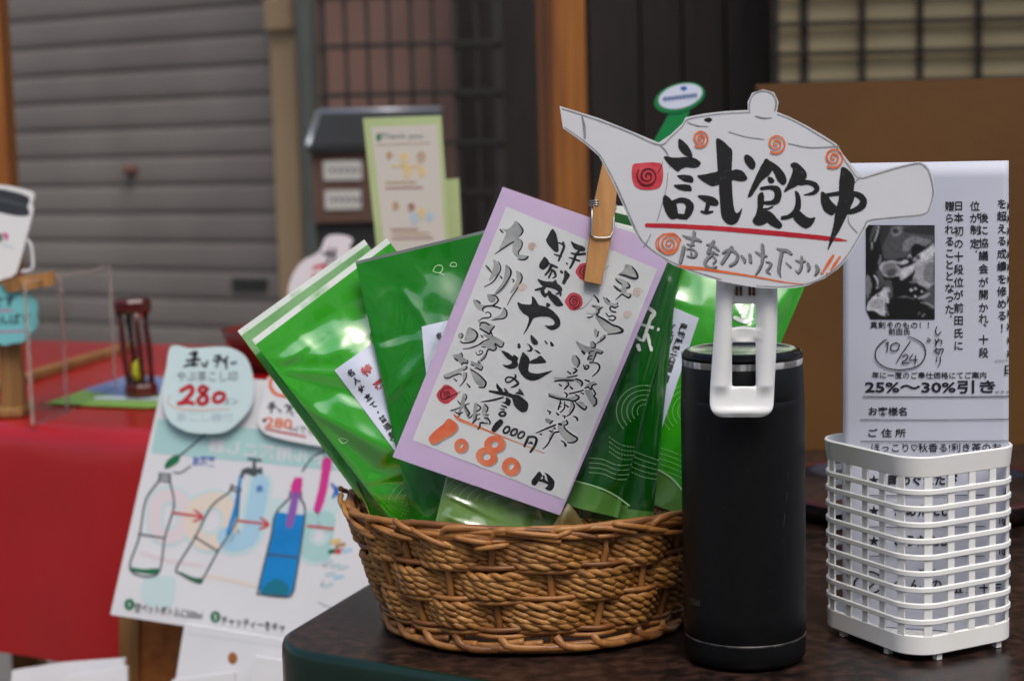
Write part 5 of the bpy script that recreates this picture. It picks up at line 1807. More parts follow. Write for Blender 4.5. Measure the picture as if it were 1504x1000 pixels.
m.stroke(tf, [(1158, 211, 1.4), (1190, 217, 1.8), (1232, 215, 2)], M['pencil'])
m.stroke(tf, [(1256, 268, 1.6), (1263, 260, 1.6)], M['pencil'])
m.stroke(tf, [(1246, 316, 1), (1247, 328, 1.6), (1259, 342, 1.4)], M['pencil'])
m.fill(tf, [(1034, 176, 0), (1041, 173, 0), (1046, 176, 0), (1041, 180, 0)] and [(1034, 176), (1041, 173), (1046, 176), (1041, 180)], M['ink'])
# underline
m.stroke(tf, [(950, 331, 6), (975, 331.5, 6.6), (1010, 333, 6.6), (1060, 336, 7), (1120, 341, 7.4), (1180, 346.5, 7), (1222, 351, 6), (1244, 353.5, 1.2)], M['red'])
# red seal
m.fill(tf, [(930, 242), (943, 239.5), (958, 238.5), (971, 241), (974, 252), (973, 266), (968, 276), (955, 279), (940, 278), (931, 271), (928, 256)], M['redseal'])
m.spiral(tf, 951, 258.5, 16, 2.2, 2.4, M['darkred'], ph=2.5)
m.stroke(tf, [(966, 254, 1.6), (971, 245, 1.2), (973, 238, .6)], M['darkred'])
# the three big characters
def Fk(*p):
    m.fill(tf, list(p), K, **t1)
def Sk(*p):
    m.stroke(tf, list(p), K, **t1)
Fk((185, 122), (220, 140), (252, 172), (275, 210), (285, 255), (245, 250), (205, 220), (182, 180))
Fk((78, 250), (150, 258), (230, 255), (300, 262), (345, 295), (330, 325), (290, 335), (240, 330), (200, 345), (180, 362), (140, 335), (100, 295))
Fk((172, 390), (230, 385), (280, 395), (293, 420), (285, 442), (230, 435), (190, 410))
Fk((148, 460), (215, 455), (265, 460), (280, 485), (275, 505), (220, 502), (175, 488))
Fk((72, 540), (100, 540), (140, 578), (168, 605), (180, 680), (165, 705), (120, 705), (85, 650), (68, 590))
Sk((140, 590, 34), (190, 572, 38), (235, 577, 44), (266, 612, 60), (255, 660, 56), (236, 695, 40))
Sk((160, 685, 36), (200, 690, 40), (236, 694, 40))
Fk((322, 540), (380, 535), (440, 548), (475, 580), (470, 610), (430, 612), (405, 600), (370, 580))
Sk((402, 595, 36), (388, 650, 32))
Sk((352, 655, 18), (390, 664, 24), (432, 655, 16))
Fk((322, 390), (380, 380), (462, 362), (475, 352), (568, 352), (610, 345), (655, 360), (688, 408), (670, 430), (620, 432), (575, 425), (470, 460), (430, 468), (380, 445), (340, 415))
Fk((460, 122), (500, 130), (550, 175), (578, 215), (574, 330), (576, 450), (582, 560), (598, 655), (622, 660), (648, 628), (640, 680), (612, 735), (570, 752), (530, 735), (500, 690), (488, 600), (480, 480), (470, 350), (462, 220))
Fk((665, 245), (690, 237), (725, 260), (748, 300), (740, 340), (715, 345), (685, 315), (668, 285))
Fk((825, 265), (860, 290), (880, 330), (850, 385), (800, 425), (760, 480), (720, 540), (690, 548), (705, 500), (740, 420), (775, 345), (800, 300))
Fk((850, 285), (900, 310), (945, 355), (974, 405), (972, 445), (946, 460), (910, 428), (885, 372), (860, 332))
Fk((838, 402), (870, 405), (888, 430), (870, 448), (845, 440))
Sk((792, 486, 26), (850, 478, 30), (900, 490, 50), (914, 530, 54), (900, 575, 50), (860, 590, 34), (806, 590, 24))
Fk((766, 535), (800, 512), (812, 560), (803, 640), (812, 668), (836, 690), (842, 722), (804, 752), (762, 757), (730, 737), (728, 710), (748, 680), (762, 620))
Sk((800, 640, 18), (846, 632, 16), (874, 618, 12))
Fk((806, 652), (858, 655), (900, 698), (944, 750), (930, 778), (900, 775), (850, 748), (812, 705))
Fk((1003, 310), (1040, 293), (1080, 318), (1118, 360), (1125, 400), (1100, 432), (1060, 462), (1000, 492), (955, 512), (985, 450), (1010, 390), (1022, 345))
Sk((1080, 444, 40), (1135, 440, 36), (1182, 458, 40), (1200, 490, 38), (1170, 520, 28), (1105, 532, 8))
Fk((1038, 503), (1070, 525), (1082, 580), (1077, 640), (1042, 682), (1000, 706), (940, 716), (936, 690), (990, 675), (1030, 630), (1042, 570))
Fk((1036, 645), (1075, 652), (1120, 690), (1155, 702), (1186, 695), (1172, 740), (1140, 770), (1108, 776), (1060, 745), (1022, 695))
Fk((1380, 330), (1420, 340), (1460, 385), (1477, 425), (1470, 500), (1472, 560), (1420, 680), (1372, 780), (1328, 850), (1280, 937), (1288, 880), (1318, 760), (1336, 650), (1358, 560), (1362, 450), (1370, 380))
Fk((1230, 510), (1262, 522), (1310, 582), (1348, 622), (1334, 655), (1310, 682), (1260, 658), (1235, 612), (1226, 560))
Sk((1262, 536, 28), (1340, 524, 32), (1430, 520, 36), (1500, 532, 44), (1538, 566, 50), (1534, 606, 54), (1492, 640, 46), (1430, 655, 38), (1320, 645, 40))
# orange curls
for (x, y, r, tl) in ((342, 118, 64, (456, 140)), (900, 155, 72, (1000, 200)), (1320, 258, 76, (1440, 315))):
    m.spiral(tf, x, y, r, 2.15, 15, M['orange'], ph=1.2, o=t1['o'], sc=5, squash=1.02)
m.spiral(tf, 983, 358, 17, 2.6, 2.6, M['orange'], ph=.4)
m.stroke(tf, [(999, 352, 3), (993, 366, 4), (980, 371, 3), (966, 366, 2), (964, 354, 2), (974, 345, 2), (990, 344, 3), (1000, 353, 2)], M['orange'])
m.stroke(tf, [(1000, 391, 4), (1010, 393, 5), (1030, 394.5, 4.4), (1060, 399, 3.8), (1100, 405, 3), (1150, 414, 2), (1182, 417.5, .8)], M['orange'])
# the smaller grey line
def Sg(o, *p):
    m.stroke(tf, list(p), M['ink'], o=o, sc=10, lift=.00018, dx=1.0, dy=1.3)
    m.stroke(tf, list(p), M['wash2'], o=o, sc=10, lift=.00026)
A = (960, 325)
Sg(A, (425, 205, 14), (520, 245, 44), (620, 262, 48), (690, 288, 28))
Sg(A, (590, 160, 46), (582, 260, 38), (556, 335, 34), (540, 362, 22))
Sg(A, (490, 332, 16), (545, 345, 26), (590, 342, 18))
Sg(A, (440, 375, 46), (420, 470, 50), (386, 600, 44))
Sg(A, (490, 402, 20), (560, 408, 26), (612, 440, 32), (618, 495, 34), (570, 525, 26), (492, 508, 20))
Sg(A, (545, 452, 18), (550, 486, 18))
Sg(A, (775, 343, 16), (840, 342, 36), (905, 382, 36), (950, 425, 26))
Sg(A, (878, 292, 40), (832, 370, 44), (796, 460, 44))
Sg(A, (800, 455, 30), (870, 455, 38), (936, 486, 22))
Sg(A, (850, 490, 38), (772, 560, 42), (752, 630, 42), (830, 684, 38), (916, 666, 24))
Sg(A, (880, 520, 30), (908, 570, 26), (870, 620, 18))
Sg(A, (1012, 462, 28), (1090, 420, 36), (1175, 435, 44), (1232, 505, 40), (1200, 595, 40), (1120, 650, 34))
Sg(A, (1142, 382, 48), (1090, 470, 48), (1000, 612, 42))
Sg(A, (1290, 510, 34), (1328, 560, 44), (1330, 602, 24))
Sg(A, (1408, 486, 38), (1420, 596, 38))
A = (1100, 325)
Sg(A, (100, 450, 24), (170, 490, 40), (250, 505, 30))
Sg(A, (192, 342, 38), (198, 450, 48), (188, 600, 36), (140, 715, 30), (88, 790, 8))
Sg(A, (250, 592, 18), (318, 615, 34), (296, 680, 30), (255, 728, 32), (302, 762, 24))
Sg(A, (410, 398, 16), (470, 420, 44), (560, 432, 48), (612, 470, 40))
Sg(A, (480, 440, 44), (450, 600, 44), (436, 730, 38), (462, 815, 10))
Sg(A, (545, 608, 18), (606, 665, 28))
Sg(A, (685, 572, 18), (750, 590, 34), (816, 578, 26))
Sg(A, (768, 518, 30), (770, 600, 34), (756, 690, 36), (718, 752, 28), (682, 715, 16))
Sg(A, (862, 615, 34), (878, 680, 40), (862, 730, 18))
Sg(A, (988, 650, 42), (1008, 712, 50), (966, 788, 20))
for p in ([(1238, 505, 38), (1165, 620, 48), (1092, 735, 30)], [(1335, 525, 30), (1262, 630, 42), (1204, 722, 28)], [(1060, 762, 26), (1082, 772, 26)], [(1142, 760, 24), (1156, 774, 22)]):
    m.stroke(tf, p, M['orange'], o=A, sc=10)
tp_ = tag(m.build('teapot_sign', origin=tf.at(1095, 424)), 'large grey white teapot shaped sign with bold black brushed characters and red line', 'sign', 'teapot shaped signs')

# ------------------------------------------------------------------ black flask
fl = Vector((.1273, .9370, T))
R = .0343


def zpx(px, py, Y):
    return atY(px, py, Y).z - T


zb = zpx(1095, 594, .9370 - R)          # collar joint
z1, z2 = zpx(1093, 546, .9370 - R), zpx(1093, 529, .9370 - R)
zt = zpx(1092, 511, .9370)
fk = empty('vacuum_flask', fl, 'black vacuum flask with steel band under its glossy lid', 'flask')
m = MB()
m.lathe(fl, [(0, .0015), (R * .93, .0015), (R * .985, .004), (R * .992, .0085), (R * .992, .0145)], M['black'], 96)
m.lathe(fl, [(R * .992, .0145), (R * .998, .0149), (R * .998, .0154), (R * .985, .0158)], M['scuff'], 96)
m.build('base_ring', fk)
m = MB()
m.lathe(fl, [(R * .985, .0158), (R, .0170), (R, .03), (R, .06), (R, .09), (R * .999, zb - .004), (R * .996, zb - .0012), (R * .985, zb - .0002)], M['black'], 96)
# pale maker's mark low on the left of the body
class Cyl:
    def at(s, px, py, lift=0):
        d = ray(px, py)
        a = d.x * d.x + d.y * d.y
        b = -(d.x * fl.x + d.y * fl.y)
        c = fl.x ** 2 + fl.y ** 2 - (R + lift) ** 2
        t = (-b - math.sqrt(max(0, b * b - a * c))) / a
        return CAM + d * t


cy = Cyl()
m.text(cy, 'TITAN', 1020, 884, 10, mat('grey_print', (74, 72, 70), rough=.5), w=16, h=9, rot=14)
for (x, y, dx, dy) in ((1158, 690, -1, 18), (1156, 722, -1, 14), (1153, 752, -2, 22), (1150, 790, -1, 9), (1062, 742, 3, 4), (1128, 868, 5, 2), (1040, 640, 1, 7), (1098, 690, 2, 1)):
    m.stroke(cy, [(x, y, .7), (x + dx, y + dy, .5)], M['scuff'])
m.build('body', fk)
m = MB()
m.lathe(fl, [(R * .985, zb - .0002), (R * .992, zb + .0006), (R * .990, zb + .004), (R * .975, z1 - .001), (R * .962, z1)], M['black'], 96)
m.build('collar', fk)
m = MB()
m.lathe(fl, [(R * .962, z1), (R * .972, z1 + .0004), (R * .970, z2 - .0004), (R * .955, z2)], M['steel'], 96)
m.build('steel_band', fk)
m = MB()
m.lathe(fl, [(R * .955, z2), (R * .972, z2 + .0005), (R * .972, zt - .005), (R * .955, zt - .0022), (R * .92, zt - .0006), (R * .87, zt), (R * .83, zt - .0003), (R * .80, zt - .0012), (0, zt - .0014)], M['blackgloss'], 96)
m.build('lid', fk)

# ------------------------------------------------------------------ white clip in front of it
kf_ = Flat(atY(1092, 500, .8915), 0, -1)
ck = empty('bag_clip', kf_.at(1090, 612), 'white plastic clip with two slots gripping the teapot sign above the flask', 'clip')


def holed(mb, surf, outer, holes, th, mt, lift=0):
    loops = [outer] + holes
    fr = [[surf.at(x, y, lift) for x, y in l] for l in loops]
    flat = [p for l in fr for p in l]
    n = len(flat)
    tri = tessellate_polygon([[Vector((x, -y, 0)) for x, y in l] for l in loops])
    bk = [p - surf.n * th for p in flat]
    fs = [tuple(t) for t in tri] + [tuple(a + n for a in t[::-1]) for t in tri]
    o = 0
    for l in loops:
        k = len(l)
        fs += [(o + i, o + (i + 1) % k, o + (i + 1) % k + n, o + i + n) for i in range(k)]
        o += k
    mb.add(flat + bk, fs, mt)


def rr(x0, y0, x1, y1, r, skew=0):
    out = []
    for cx, cy_, a0 in ((x1 - r, y0 + r, -90), (x1 - r, y1 - r, 0), (x0 + r, y1 - r, 90), (x0 + r, y0 + r, 180)):
        for k in range(5):
            a = math.radians(a0 + 22.5 * k)
            x, y = cx + r * math.cos(a), cy_ + r * math.sin(a)
            out.append((x + skew * (y - y0), y))
    return out


def arm_edge(y):
    """left and right outline of the front arm"""
    k = [(396, 1051, 1143), (440, 1050, 1144), (480, 1048, 1143.5), (520, 1045, 1142), (570, 1041.5, 1139), (612, 1040, 1136)]
    for (a, l0, r0), (b, l1, r1) in zip(k, k[1:]):
        if y <= b:
            t = (y - a) / (b - a)
            l, r = l0 + (l1 - l0) * t, r0 + (r1 - r0) * t
            break
    rad = 20
    if y > 612 - rad:
        d = rad - math.sqrt(max(0, rad * rad - (y - 612 + rad) ** 2))
        l, r = l + d, r - d
    return l, r


rows = [396, 402, 408, 416, 424, 434, 441, 445, 447, 451, 458, 466, 474, 478, 481, 485, 491, 497, 501, 504, 508, 516, 528, 540, 552, 559, 563, 566, 570, 576, 583, 590, 596, 601, 605, 608, 610, 611.3, 612]
cols = [0, .03, .08, .16, .24, .29, .325, .345, .38, .5, .62, .655, .675, .71, .76, .84, .92, .97, 1]
m = MB()
vs, fs = [], []
nc = len(cols)


def in_win(x, y):
    return 1077 < x < 1109 and (447 < y < 481 or 504 < y < 566)


P2 = [[None] * nc for _ in rows]
for j, y in enumerate(rows):
    l, r = arm_edge(y)
    for i, c in enumerate(cols):
        # columns pinned to the slot edges between the rails
        x = l + (r - l) * c
        if .325 <= c <= .675:
            k = min(1, max(0, (590 - y) / 18))
            x = x * (1 - k) + k * (1076.5 + (1109.5 - 1076.5) * (c - .345) / .31)
        t = max(0, (y - 540) / 72)
        e = abs(c - .5) * 2
        q = (e - .33) / .67
        low = min(1, max(0, (y - 566) / 14))
        lift = .0040 * t * t + (.0034 * (1 - (2 * q - 1) ** 2) ** 1.5 if q > 0 else 0) * (1 - .92 * low) - .0012 * max(0, (e - .85) / .15) ** 2
        if y > 592:
            lift += .0012 * math.exp(-((y - 603) / 5) ** 2) * (1 - e * .5)
        if in_win(1093, y) or in_win(1093, y + 4) or in_win(1093, y - 4):
            lift -= .0011 * max(0, 1 - abs(e - .31) / .2)
        elif e < .3 and y < 520:
            lift -= .0008 * (1 if 481 <= y <= 504 else .3)
        if y > 600:
            lift -= .0018 * ((y - 600) / 12) ** 2
        P2[j][i] = (x, y)
        vs.append(kf_.at(x, y, lift))
for j in range(len(rows) - 1):
    for i in range(nc - 1):
        cx_, cy_ = (P2[j][i][0] + P2[j + 1][i + 1][0]) / 2, (P2[j][i][1] + P2[j + 1][i + 1][1]) / 2
        if in_win(cx_, cy_):
            continue
        fs.append((j * nc + i, (j + 1) * nc + i, (j + 1) * nc + i + 1, j * nc + i + 1))
m.add(vs, fs, M['whiteplastic'], True)
fa = m.build('front_arm', ck)
so_ = fa.modifiers.new('thickness', 'SOLIDIFY')
so_.thickness = .0042
so_.offset = -1
ss_ = fa.modifiers.new('round', 'SUBSURF')
ss_.levels = ss_.render_levels = 2
m = MB()
ra = Flat(kf_.P + Vector((0, .0135, 0)), 0, -1)
holed(m, ra, rr(1056, 414, 1138, 500, 10), [rr(1070, 440, 1117, 486, 5)], .0035, M['whiteplastic'])
m.build('rear_arm', ck, bevel=.001)
for x in (1085, 1104):
    m = MB()
    for k in range(2):
        m.tube([kf_.at(x - 3 + k * 6, y, .0004) for y in (421, 426, 431, 434)], .0007, M['brass'], 6)
    m.build('spring', ck)

# ------------------------------------------------------------------ white plastic pen basket with printed sheets
yh = math.radians(27)
ha, hb_ = Vector((math.cos(yh), math.sin(yh), 0)), Vector((-math.sin(yh), math.cos(yh), 0))
hc = Vector((.2166, .9095, 0))
LA, LB, RC = .0790, .0890, .018
ZB = .0042
HH = atY(1350, 670, .918).z - T - ZB
hcen = hc + ha * LA / 2 + hb_ * LB / 2
pbk = empty('pen_basket', (hcen.x, hcen.y, T), 'white plastic lattice basket with rounded corners holding printed sheets', 'basket')
base_loop = [hc, hc + ha * LA, hc + ha * LA + hb_ * LB, hc + hb_ * LB]


def hloop(off, k=16):
    pts = [hc - ha * off - hb_ * off, hc + ha * (LA + off) - hb_ * off, hc + ha * (LA + off) + hb_ * (LB + off), hc - ha * off + hb_ * (LB + off)]
    return rounded(pts, RC + off, k)


def hring(mb, z0, z1, o0, o1, mt, fl_=0):
    """a closed band: outer offset o0, inner offset o1, edges slightly rounded"""
    e = min(.0006, (z1 - z0) * .2)
    pr_ = [(o1, z0), (o0 - e, z0), (o0, z0 + e), (o0 + fl_, z1 - e), (o0 + fl_ - e, z1), (o1 + fl_, z1)]
    vs, n = [], None
    for o, z in pr_:
        l = hloop(o)
        n = len(l)
        vs += [p + Vector((0, 0, T + ZB + z)) for p in l]
    k = len(pr_)
    mb.add(vs, [(j * n + i, j * n + (i + 1) % n, ((j + 1) % k) * n + (i + 1) % n, ((j + 1) % k) * n + i) for j in range(k) for i in range(n)], mt, True)


m = MB()
hring(m, HH * .895, HH, 0, -.0018, M['basketplastic'], .0012)
m.build('top_band', pbk).data.set_sharp_from_angle(angle=.6)
m = MB()
hring(m, 0, HH * .10, 0, -.0018, M['basketplastic'])
fl_pts = [p + Vector((0, 0, T + ZB + .001)) for p in hloop(-.0019)]
m.add(fl_pts, tessellate_polygon([fl_pts]), M['basketplastic'])
m.build('bottom_band', pbk).data.set_sharp_from_angle(angle=.6)
m = MB()
for k in range(9):
    zc = HH * (.168 + (.822 - .168) * k / 8)
    hring(m, zc - HH * .0150, zc + HH * .0150, .0006, -.0004, M['basketplastic'])
m.build('hoop_lattice', pbk).data.set_sharp_from_angle(angle=.6)
m = MB()
il = hloop(-.0008, 8)
per = []
n = len(il)
acc = 0
for i in range(n):
    per.append(acc)
    acc += (il[(i + 1) % n] - il[i]).length
NB = 20
for b in range(NB):
    s_ = acc * (b + .35) / NB
    i = max(j for j in range(n) if per[j] <= s_)
    d = (il[(i + 1) % n] - il[i])
    p = il[i] + d.normalized() * (s_ - per[i])
    d.normalize()
    nn = Vector((-d.y, d.x, 0))
    m.box((p.x, p.y, T + ZB + HH * .5), (.0045, .0012, HH * .84), M['basketplastic'], (d, nn, Vector((0, 0, 1))))
m.build('upright_bars', pbk)
for (u, v) in ((.25, .0), (.8, .0), (.0, .3), (.0, .75), (.3, 1), (.7, 1)):
    m = MB()
    p = hc + ha * (LA * u + (.004 if u == 0 else 0)) + hb_ * (LB * v + (.004 if v == 0 else -.004 if v == 1 else 0))
    m.box((p.x, p.y, T + ZB / 2 + .0004), (.0036, .0036, ZB), M['basketplastic'], (ha, hb_, Vector((0, 0, 1))))
    m.build('foot', pbk)

shf_ = Flat(atY(1360, 640, .9625), -17, 0)
m = MB()
lo = shf_.at(1360, 940)
q = [shf_.at(1238, 240), shf_.at(1482, 236), shf_.at(1480, 940), shf_.at(1236, 940)]
for p in q[2:]:
    p.z = T + ZB + .0018
# a gently bowed sheet
class Bow:
    n = shf_.n

    def at(s, x, y, lift=0):
        c = (x - 1360) / 120
        return shf_.at(x, y, lift + .0022 * (1 - c * c) - .0008 * c * math.sin(y / 90))


bw = Bow()
nx, ny = 24, 30
vs = []
zlo = T + ZB + .0018
for j in range(ny + 1):
    for i in range(nx + 1):
        x = 1238 + (1481.5 - 1238) * i / nx
        y = 240 - 4 * i / nx
        b = y + (958 - y) * j / ny
        p = bw.at(x, b)
        p.z = max(p.z, zlo + .0002 * (ny - j))
        vs.append(p)
m.add(vs, [(j * (nx + 1) + i, (j + 1) * (nx + 1) + i, (j + 1) * (nx + 1) + i + 1, j * (nx + 1) + i + 1) for j in range(ny) for i in range(nx)], M['sheet'], True)
so4 = (1180, 220)
def P4(x, y):
    return so4[0] + x / 2.2727, so4[1] + y / 2.2727
def col(chars, x0, ys, size=15, dx=0, b=.008):
    for i, (ch, y) in enumerate(zip(chars, ys)):
        X, Y = P4(x0 + dx * i, y)
        if ch in '．、・':
            m.text(bw, ch, X + 2, Y - 3, size, M['print'], bold=b, lift=.0004)
        else:
            m.text(bw, ch, X, Y, size, M['print'], bold=b, lift=.0004)
col('贈られることとなった．', 489, (187, 228, 265, 305, 345, 382, 420, 460, 497, 530, 560))
col('日本初の十段位が前田氏に', 519, (187, 226, 270, 313, 355, 398, 440, 482, 525, 568, 610, 652))
col('位が制定．', 573, (187, 226, 266, 312, 345))
col('後に協議会が開かれ、十段', 602, (226, 268, 310, 352, 396, 440, 482, 525, 562, 590, 632, 675))
col('を超える成績を修める！', 663, (180, 221, 263, 304, 346, 388, 430, 471, 513, 553, 594))
for y in (188, 230, 272, 310, 352, 392, 432, 500, 545, 590, 636, 680):
    X, Y = P4(684, y)
    m.stroke(bw, [(X - .8, Y - 5, 1.2), (X + .2, Y, 1.3), (X - .9, Y + 4.5, 1.2)], M['print'], lift=.0004)
    m.stroke(bw, [(X - 1.6, Y + (y % 3) - 1, 1.1), (X + .9, Y + (y % 3) - 1.4, 1.1)], M['print'], lift=.0004)
def line(s, x0, x1, y, h, b=0, mt='print'):
    X0, Y = P4(x0, y)
    X1, _ = P4(x1, y)
    m.text(bw, s, (X0 + X1) / 2, Y, h, M[mt], w=X1 - X0, bold=b, lift=.0004)
line('真剣そのもの！！', 224, 420, 583, 10.5)
line('前田氏', 286, 357, 605, 10)
line('年に一度のご奉仕価格にてご案内', 230, 611, 750, 10.5)
line('25%～30%引き', 206, 641, 789, 20, .02)
line('お客様名', 219, 346, 870, 13, .01)
line('ご 住 所', 218, 343, 942, 13, .01)
line('ほっこり♡秋香る!利き茶のお', 228, 660, 991, 13.5, .0)
def rule(x0, x1, y, wd, dash=0):
    X0, Y = P4(x0, y)
    X1, _ = P4(x1, y)
    if not dash:
        n = 14
        m.stroke(bw, [(X0 + (X1 - X0) * i / n, Y, wd) for i in range(n + 1)], M['print'], lift=.0004, rag=0)
    else:
        x = X0
        while x < X1:
            m.stroke(bw, [(x, Y, wd), (x + dash * .55, Y, wd)], M['print'], lift=.0004, rag=0)
            x += dash
rule(200, 686, 822, 1.1)
rule(192, 682, 898, .9, 2.2)
rule(192, 682, 970, .9, 2.2)
rule(642, 686, 702, .9, 5)
rule(642, 686, 806, .9, 8)
for (x, y) in ((680, 720), (680, 735), (680, 745)):
    X, Y = P4(x, y)
    m.stroke(bw, [(X - 3, Y, 1.6), (X + 1.6, Y, 1.6)], M['print'], lift=.0004)
X, Y = P4(675, 733)
m.stroke(bw, [(X, Y - 6, 1.8), (X, Y + 6, 1.8)], M['print'], lift=.0004)
# handwriting
hw = dict(o=so4, sc=2.2727, lift=.0004)
m.stroke(bw, [(278, 632, 3), (262, 642, 3.4), (243, 668, 3.6), (246, 702, 3.6), (280, 726, 3.6), (330, 732, 3.6), (384, 718, 3.6), (408, 684, 3.6), (402, 650, 3.6), (372, 628, 3), (350, 622, 2)], M['inkthin'], **hw)
for s_ in ([(276, 648, 3), (284, 640, 3.4), (280, 672, 3.6)], [(312, 642, 3.4), (294, 650, 3.4), (296, 668, 3.4), (314, 666, 3.4), (322, 650, 3.4), (310, 641, 3)], [(358, 638, 3), (334, 672, 3.4), (312, 708, 3)],
           [(332, 688, 3), (344, 680, 3.4), (350, 692, 3.4), (330, 708, 3.4), (354, 708, 3)], [(366, 680, 3), (356, 698, 3.4), (382, 698, 3)], [(376, 684, 3), (374, 712, 3.4)],
           [(446, 588, 3), (442, 606, 3.4), (450, 616, 3.4), (460, 604, 2.6)], [(416, 626, 3), (426, 634, 3), (414, 636, 3)], [(440, 630, 3), (446, 646, 3)], [(452, 628, 3), (442, 650, 3.4), (446, 636, 3), (462, 634, 3.4), (462, 646, 3)],
           [(436, 668, 3), (450, 662, 3.2)], [(444, 656, 3), (444, 676, 3.2), (452, 674, 3)], [(452, 664, 3), (468, 662, 3.2), (462, 680, 3.2)], [(458, 664, 3), (452, 682, 3)],
           [(446, 690, 3), (446, 704, 3.2)], [(458, 688, 3), (458, 706, 3.2), (450, 720, 2.6)]):
    m.stroke(bw, s_, M['inkthin'], **hw)
# the black and white photograph
# lines seen through the lattice
def low(s, x, y, size, b=.03):
    m.text(bw, s, x, y, size, M['print'], bold=b, lift=.0004)
for k, (y, s) in enumerate(((703, '町めぐたたび'), (748, '秋めたたび'), (792, 'こうたたび'))):
    low('★', 1284, y, 16, .02)
    low(s, 1356, y, 17)
    m.stroke(bw, [(1278 + i * 14, y + 23 + (k % 2), 1) for i in range(13)], M['print'], lift=.0004)
    low('」', 1476, y + 18, 13)
for y in (765, 810):
    low('10', 1472, y, 11, .01)
m.stroke(bw, [(1268, 842, 2.4), (1256, 852, 2.4), (1258, 866, 2.4), (1276, 872, 2.6), (1294, 862, 2.4), (1294, 846, 2.4), (1280, 838, 2.4), (1268, 842, 2)], M['print'], lift=.0004)
m.stroke(bw, [(1270, 850, 2), (1286, 852, 2), (1276, 862, 2)], M['print'], lift=.0004)
low('く ん  の', 1348, 857, 20, .01)
low('五 六 十 三', 1436, 862, 15, .02)
low('正岡子', 1362, 838, 9, .01)
low('145', 1287, 827, 8, .0)
shd = m.build('printed_sheet', origin=shf_.at(1360, 930))
so_ = shd.modifiers.new('thickness', 'SOLIDIFY')
so_.thickness = .0002
so_.offset = -1
# the black and white photograph printed on the sheet: tones on a fine grid, softened like a coarse print
zo, zs = (1262, 322), 6.49
TONE = (22, 50, 84, 126, 172, 208)
shapes = []


def ph(g, *p, lf=0, sm=True):
    q = smooth(list(p), True, 14) if sm else list(p)
    shapes.append((TONE[g], q, None))


def ps_(g, *p, lf=0):
    q = smooth(list(p), False, 12)
    shapes.append((TONE[g], [(a, b) for a, b, c in q], [c / 2 for a, b, c in q]))


ph(0, (65, 55), (722, 55), (718, 950), (240, 945), (65, 870), sm=False)
ph(2, (205, 58), (718, 58), (715, 210), (640, 265), (560, 240), (500, 330), (470, 350), (400, 372), (240, 385), (222, 300), (196, 200), lf=.00042, sm=False)
ph(1, (205, 58), (300, 60), (280, 140), (230, 240), (226, 330), (196, 200), lf=.00043)
ph(3, (300, 100), (350, 66), (420, 70), (400, 140), (330, 165), lf=.00043)
ph(1, (320, 100), (360, 90), (380, 120), (340, 130), lf=.00044)
ph(1, (410, 90), (560, 64), (712, 62), (712, 150), (600, 140), (480, 130), lf=.00043)
ph(3, (430, 210), (520, 160), (620, 180), (690, 210), (620, 250), (540, 230), (470, 300), (420, 300), lf=.00044)
ph(2, (250, 240), (380, 200), (420, 300), (360, 360), (250, 370), lf=.00045)
ph(0, (505, 255), (560, 235), (622, 282), (545, 335), (505, 330), lf=.00046)
ph(4, (498, 400), (560, 330), (640, 280), (720, 215), (718, 640), (650, 665), (560, 612), (515, 560), (560, 400), lf=.00046, sm=False)
ph(5, (560, 345), (640, 295), (715, 240), (715, 340), (640, 390), (580, 400), lf=.00047)
ph(3, (640, 430), (712, 420), (712, 590), (660, 600), (610, 540), lf=.00047)
ph(2, (540, 350), (575, 345), (580, 375), (548, 380), lf=.00048)
ph(2, (660, 660), (716, 630), (716, 850), (620, 790), (600, 740), lf=.00046)
ph(4, (188, 455), (230, 402), (330, 390), (400, 400), (440, 378), (478, 400), (470, 425), (400, 440), (390, 462), (480, 440), (562, 395), (525, 490), (440, 565), (390, 582), (380, 540), (300, 556), (240, 545), (210, 500), lf=.00047)
ph(3, (240, 440), (330, 420), (372, 500), (300, 540), (232, 510), lf=.00048)
ph(2, (260, 490), (340, 470), (340, 530), (280, 540), lf=.00049)
ph(5, (400, 400), (450, 386), (470, 408), (420, 425), lf=.00049)
ph(5, (400, 480), (500, 440), (550, 410), (500, 500), (420, 560), lf=.00049)
ps_(0, (370, 430, 10), (400, 444, 16), (470, 428, 14), (490, 400, 12))
ps_(4, (470, 360, 14), (490, 335, 12), (500, 370, 10))
ph(2, (250, 580), (310, 590), (322, 740), (280, 742), (240, 640), lf=.00048)
ph(4, (262, 640), (300, 660), (296, 700), (266, 690), lf=.00049)
ps_(5, (498, 672, 28), (540, 658, 26))
ps_(5, (536, 732, 26), (600, 686, 24))
ps_(4, (570, 748, 20), (630, 730, 24), (672, 706, 14))
ps_(3, (490, 600, 18), (540, 590, 30), (520, 570, 20))
ps_(3, (380, 742, 8), (440, 735, 14), (520, 755, 8))
ph(5, (78, 810), (130, 735), (200, 690), (248, 640), (275, 720), (292, 790), (252, 806), (250, 900), (232, 940), (150, 880), (72, 868), lf=.00048)
ph(4, (100, 800), (160, 760), (230, 770), (220, 840), (120, 850), lf=.00049)
ps_(0, (136, 730, 14), (182, 722, 18))
ps_(0, (145, 878, 10), (200, 920, 14), (290, 935, 10))
ps_(3, (250, 800, 20), (256, 860, 26), (280, 910, 14))
ps_(5, (190, 64, 12), (172, 140, 16), (150, 205, 12))
ps_(2, (160, 66, 30), (130, 130, 34), (108, 200, 20))
ps_(4, (122, 222, 10), (126, 260, 14), (118, 290, 8))
ps_(3, (206, 340, 14), (200, 390, 26), (180, 430, 14))
ph(2, (158, 500), (192, 480), (236, 560), (236, 625), (180, 662), (202, 600), lf=.00048)
ps_(5, (146, 536, 16), (178, 590, 20), (170, 660, 10))
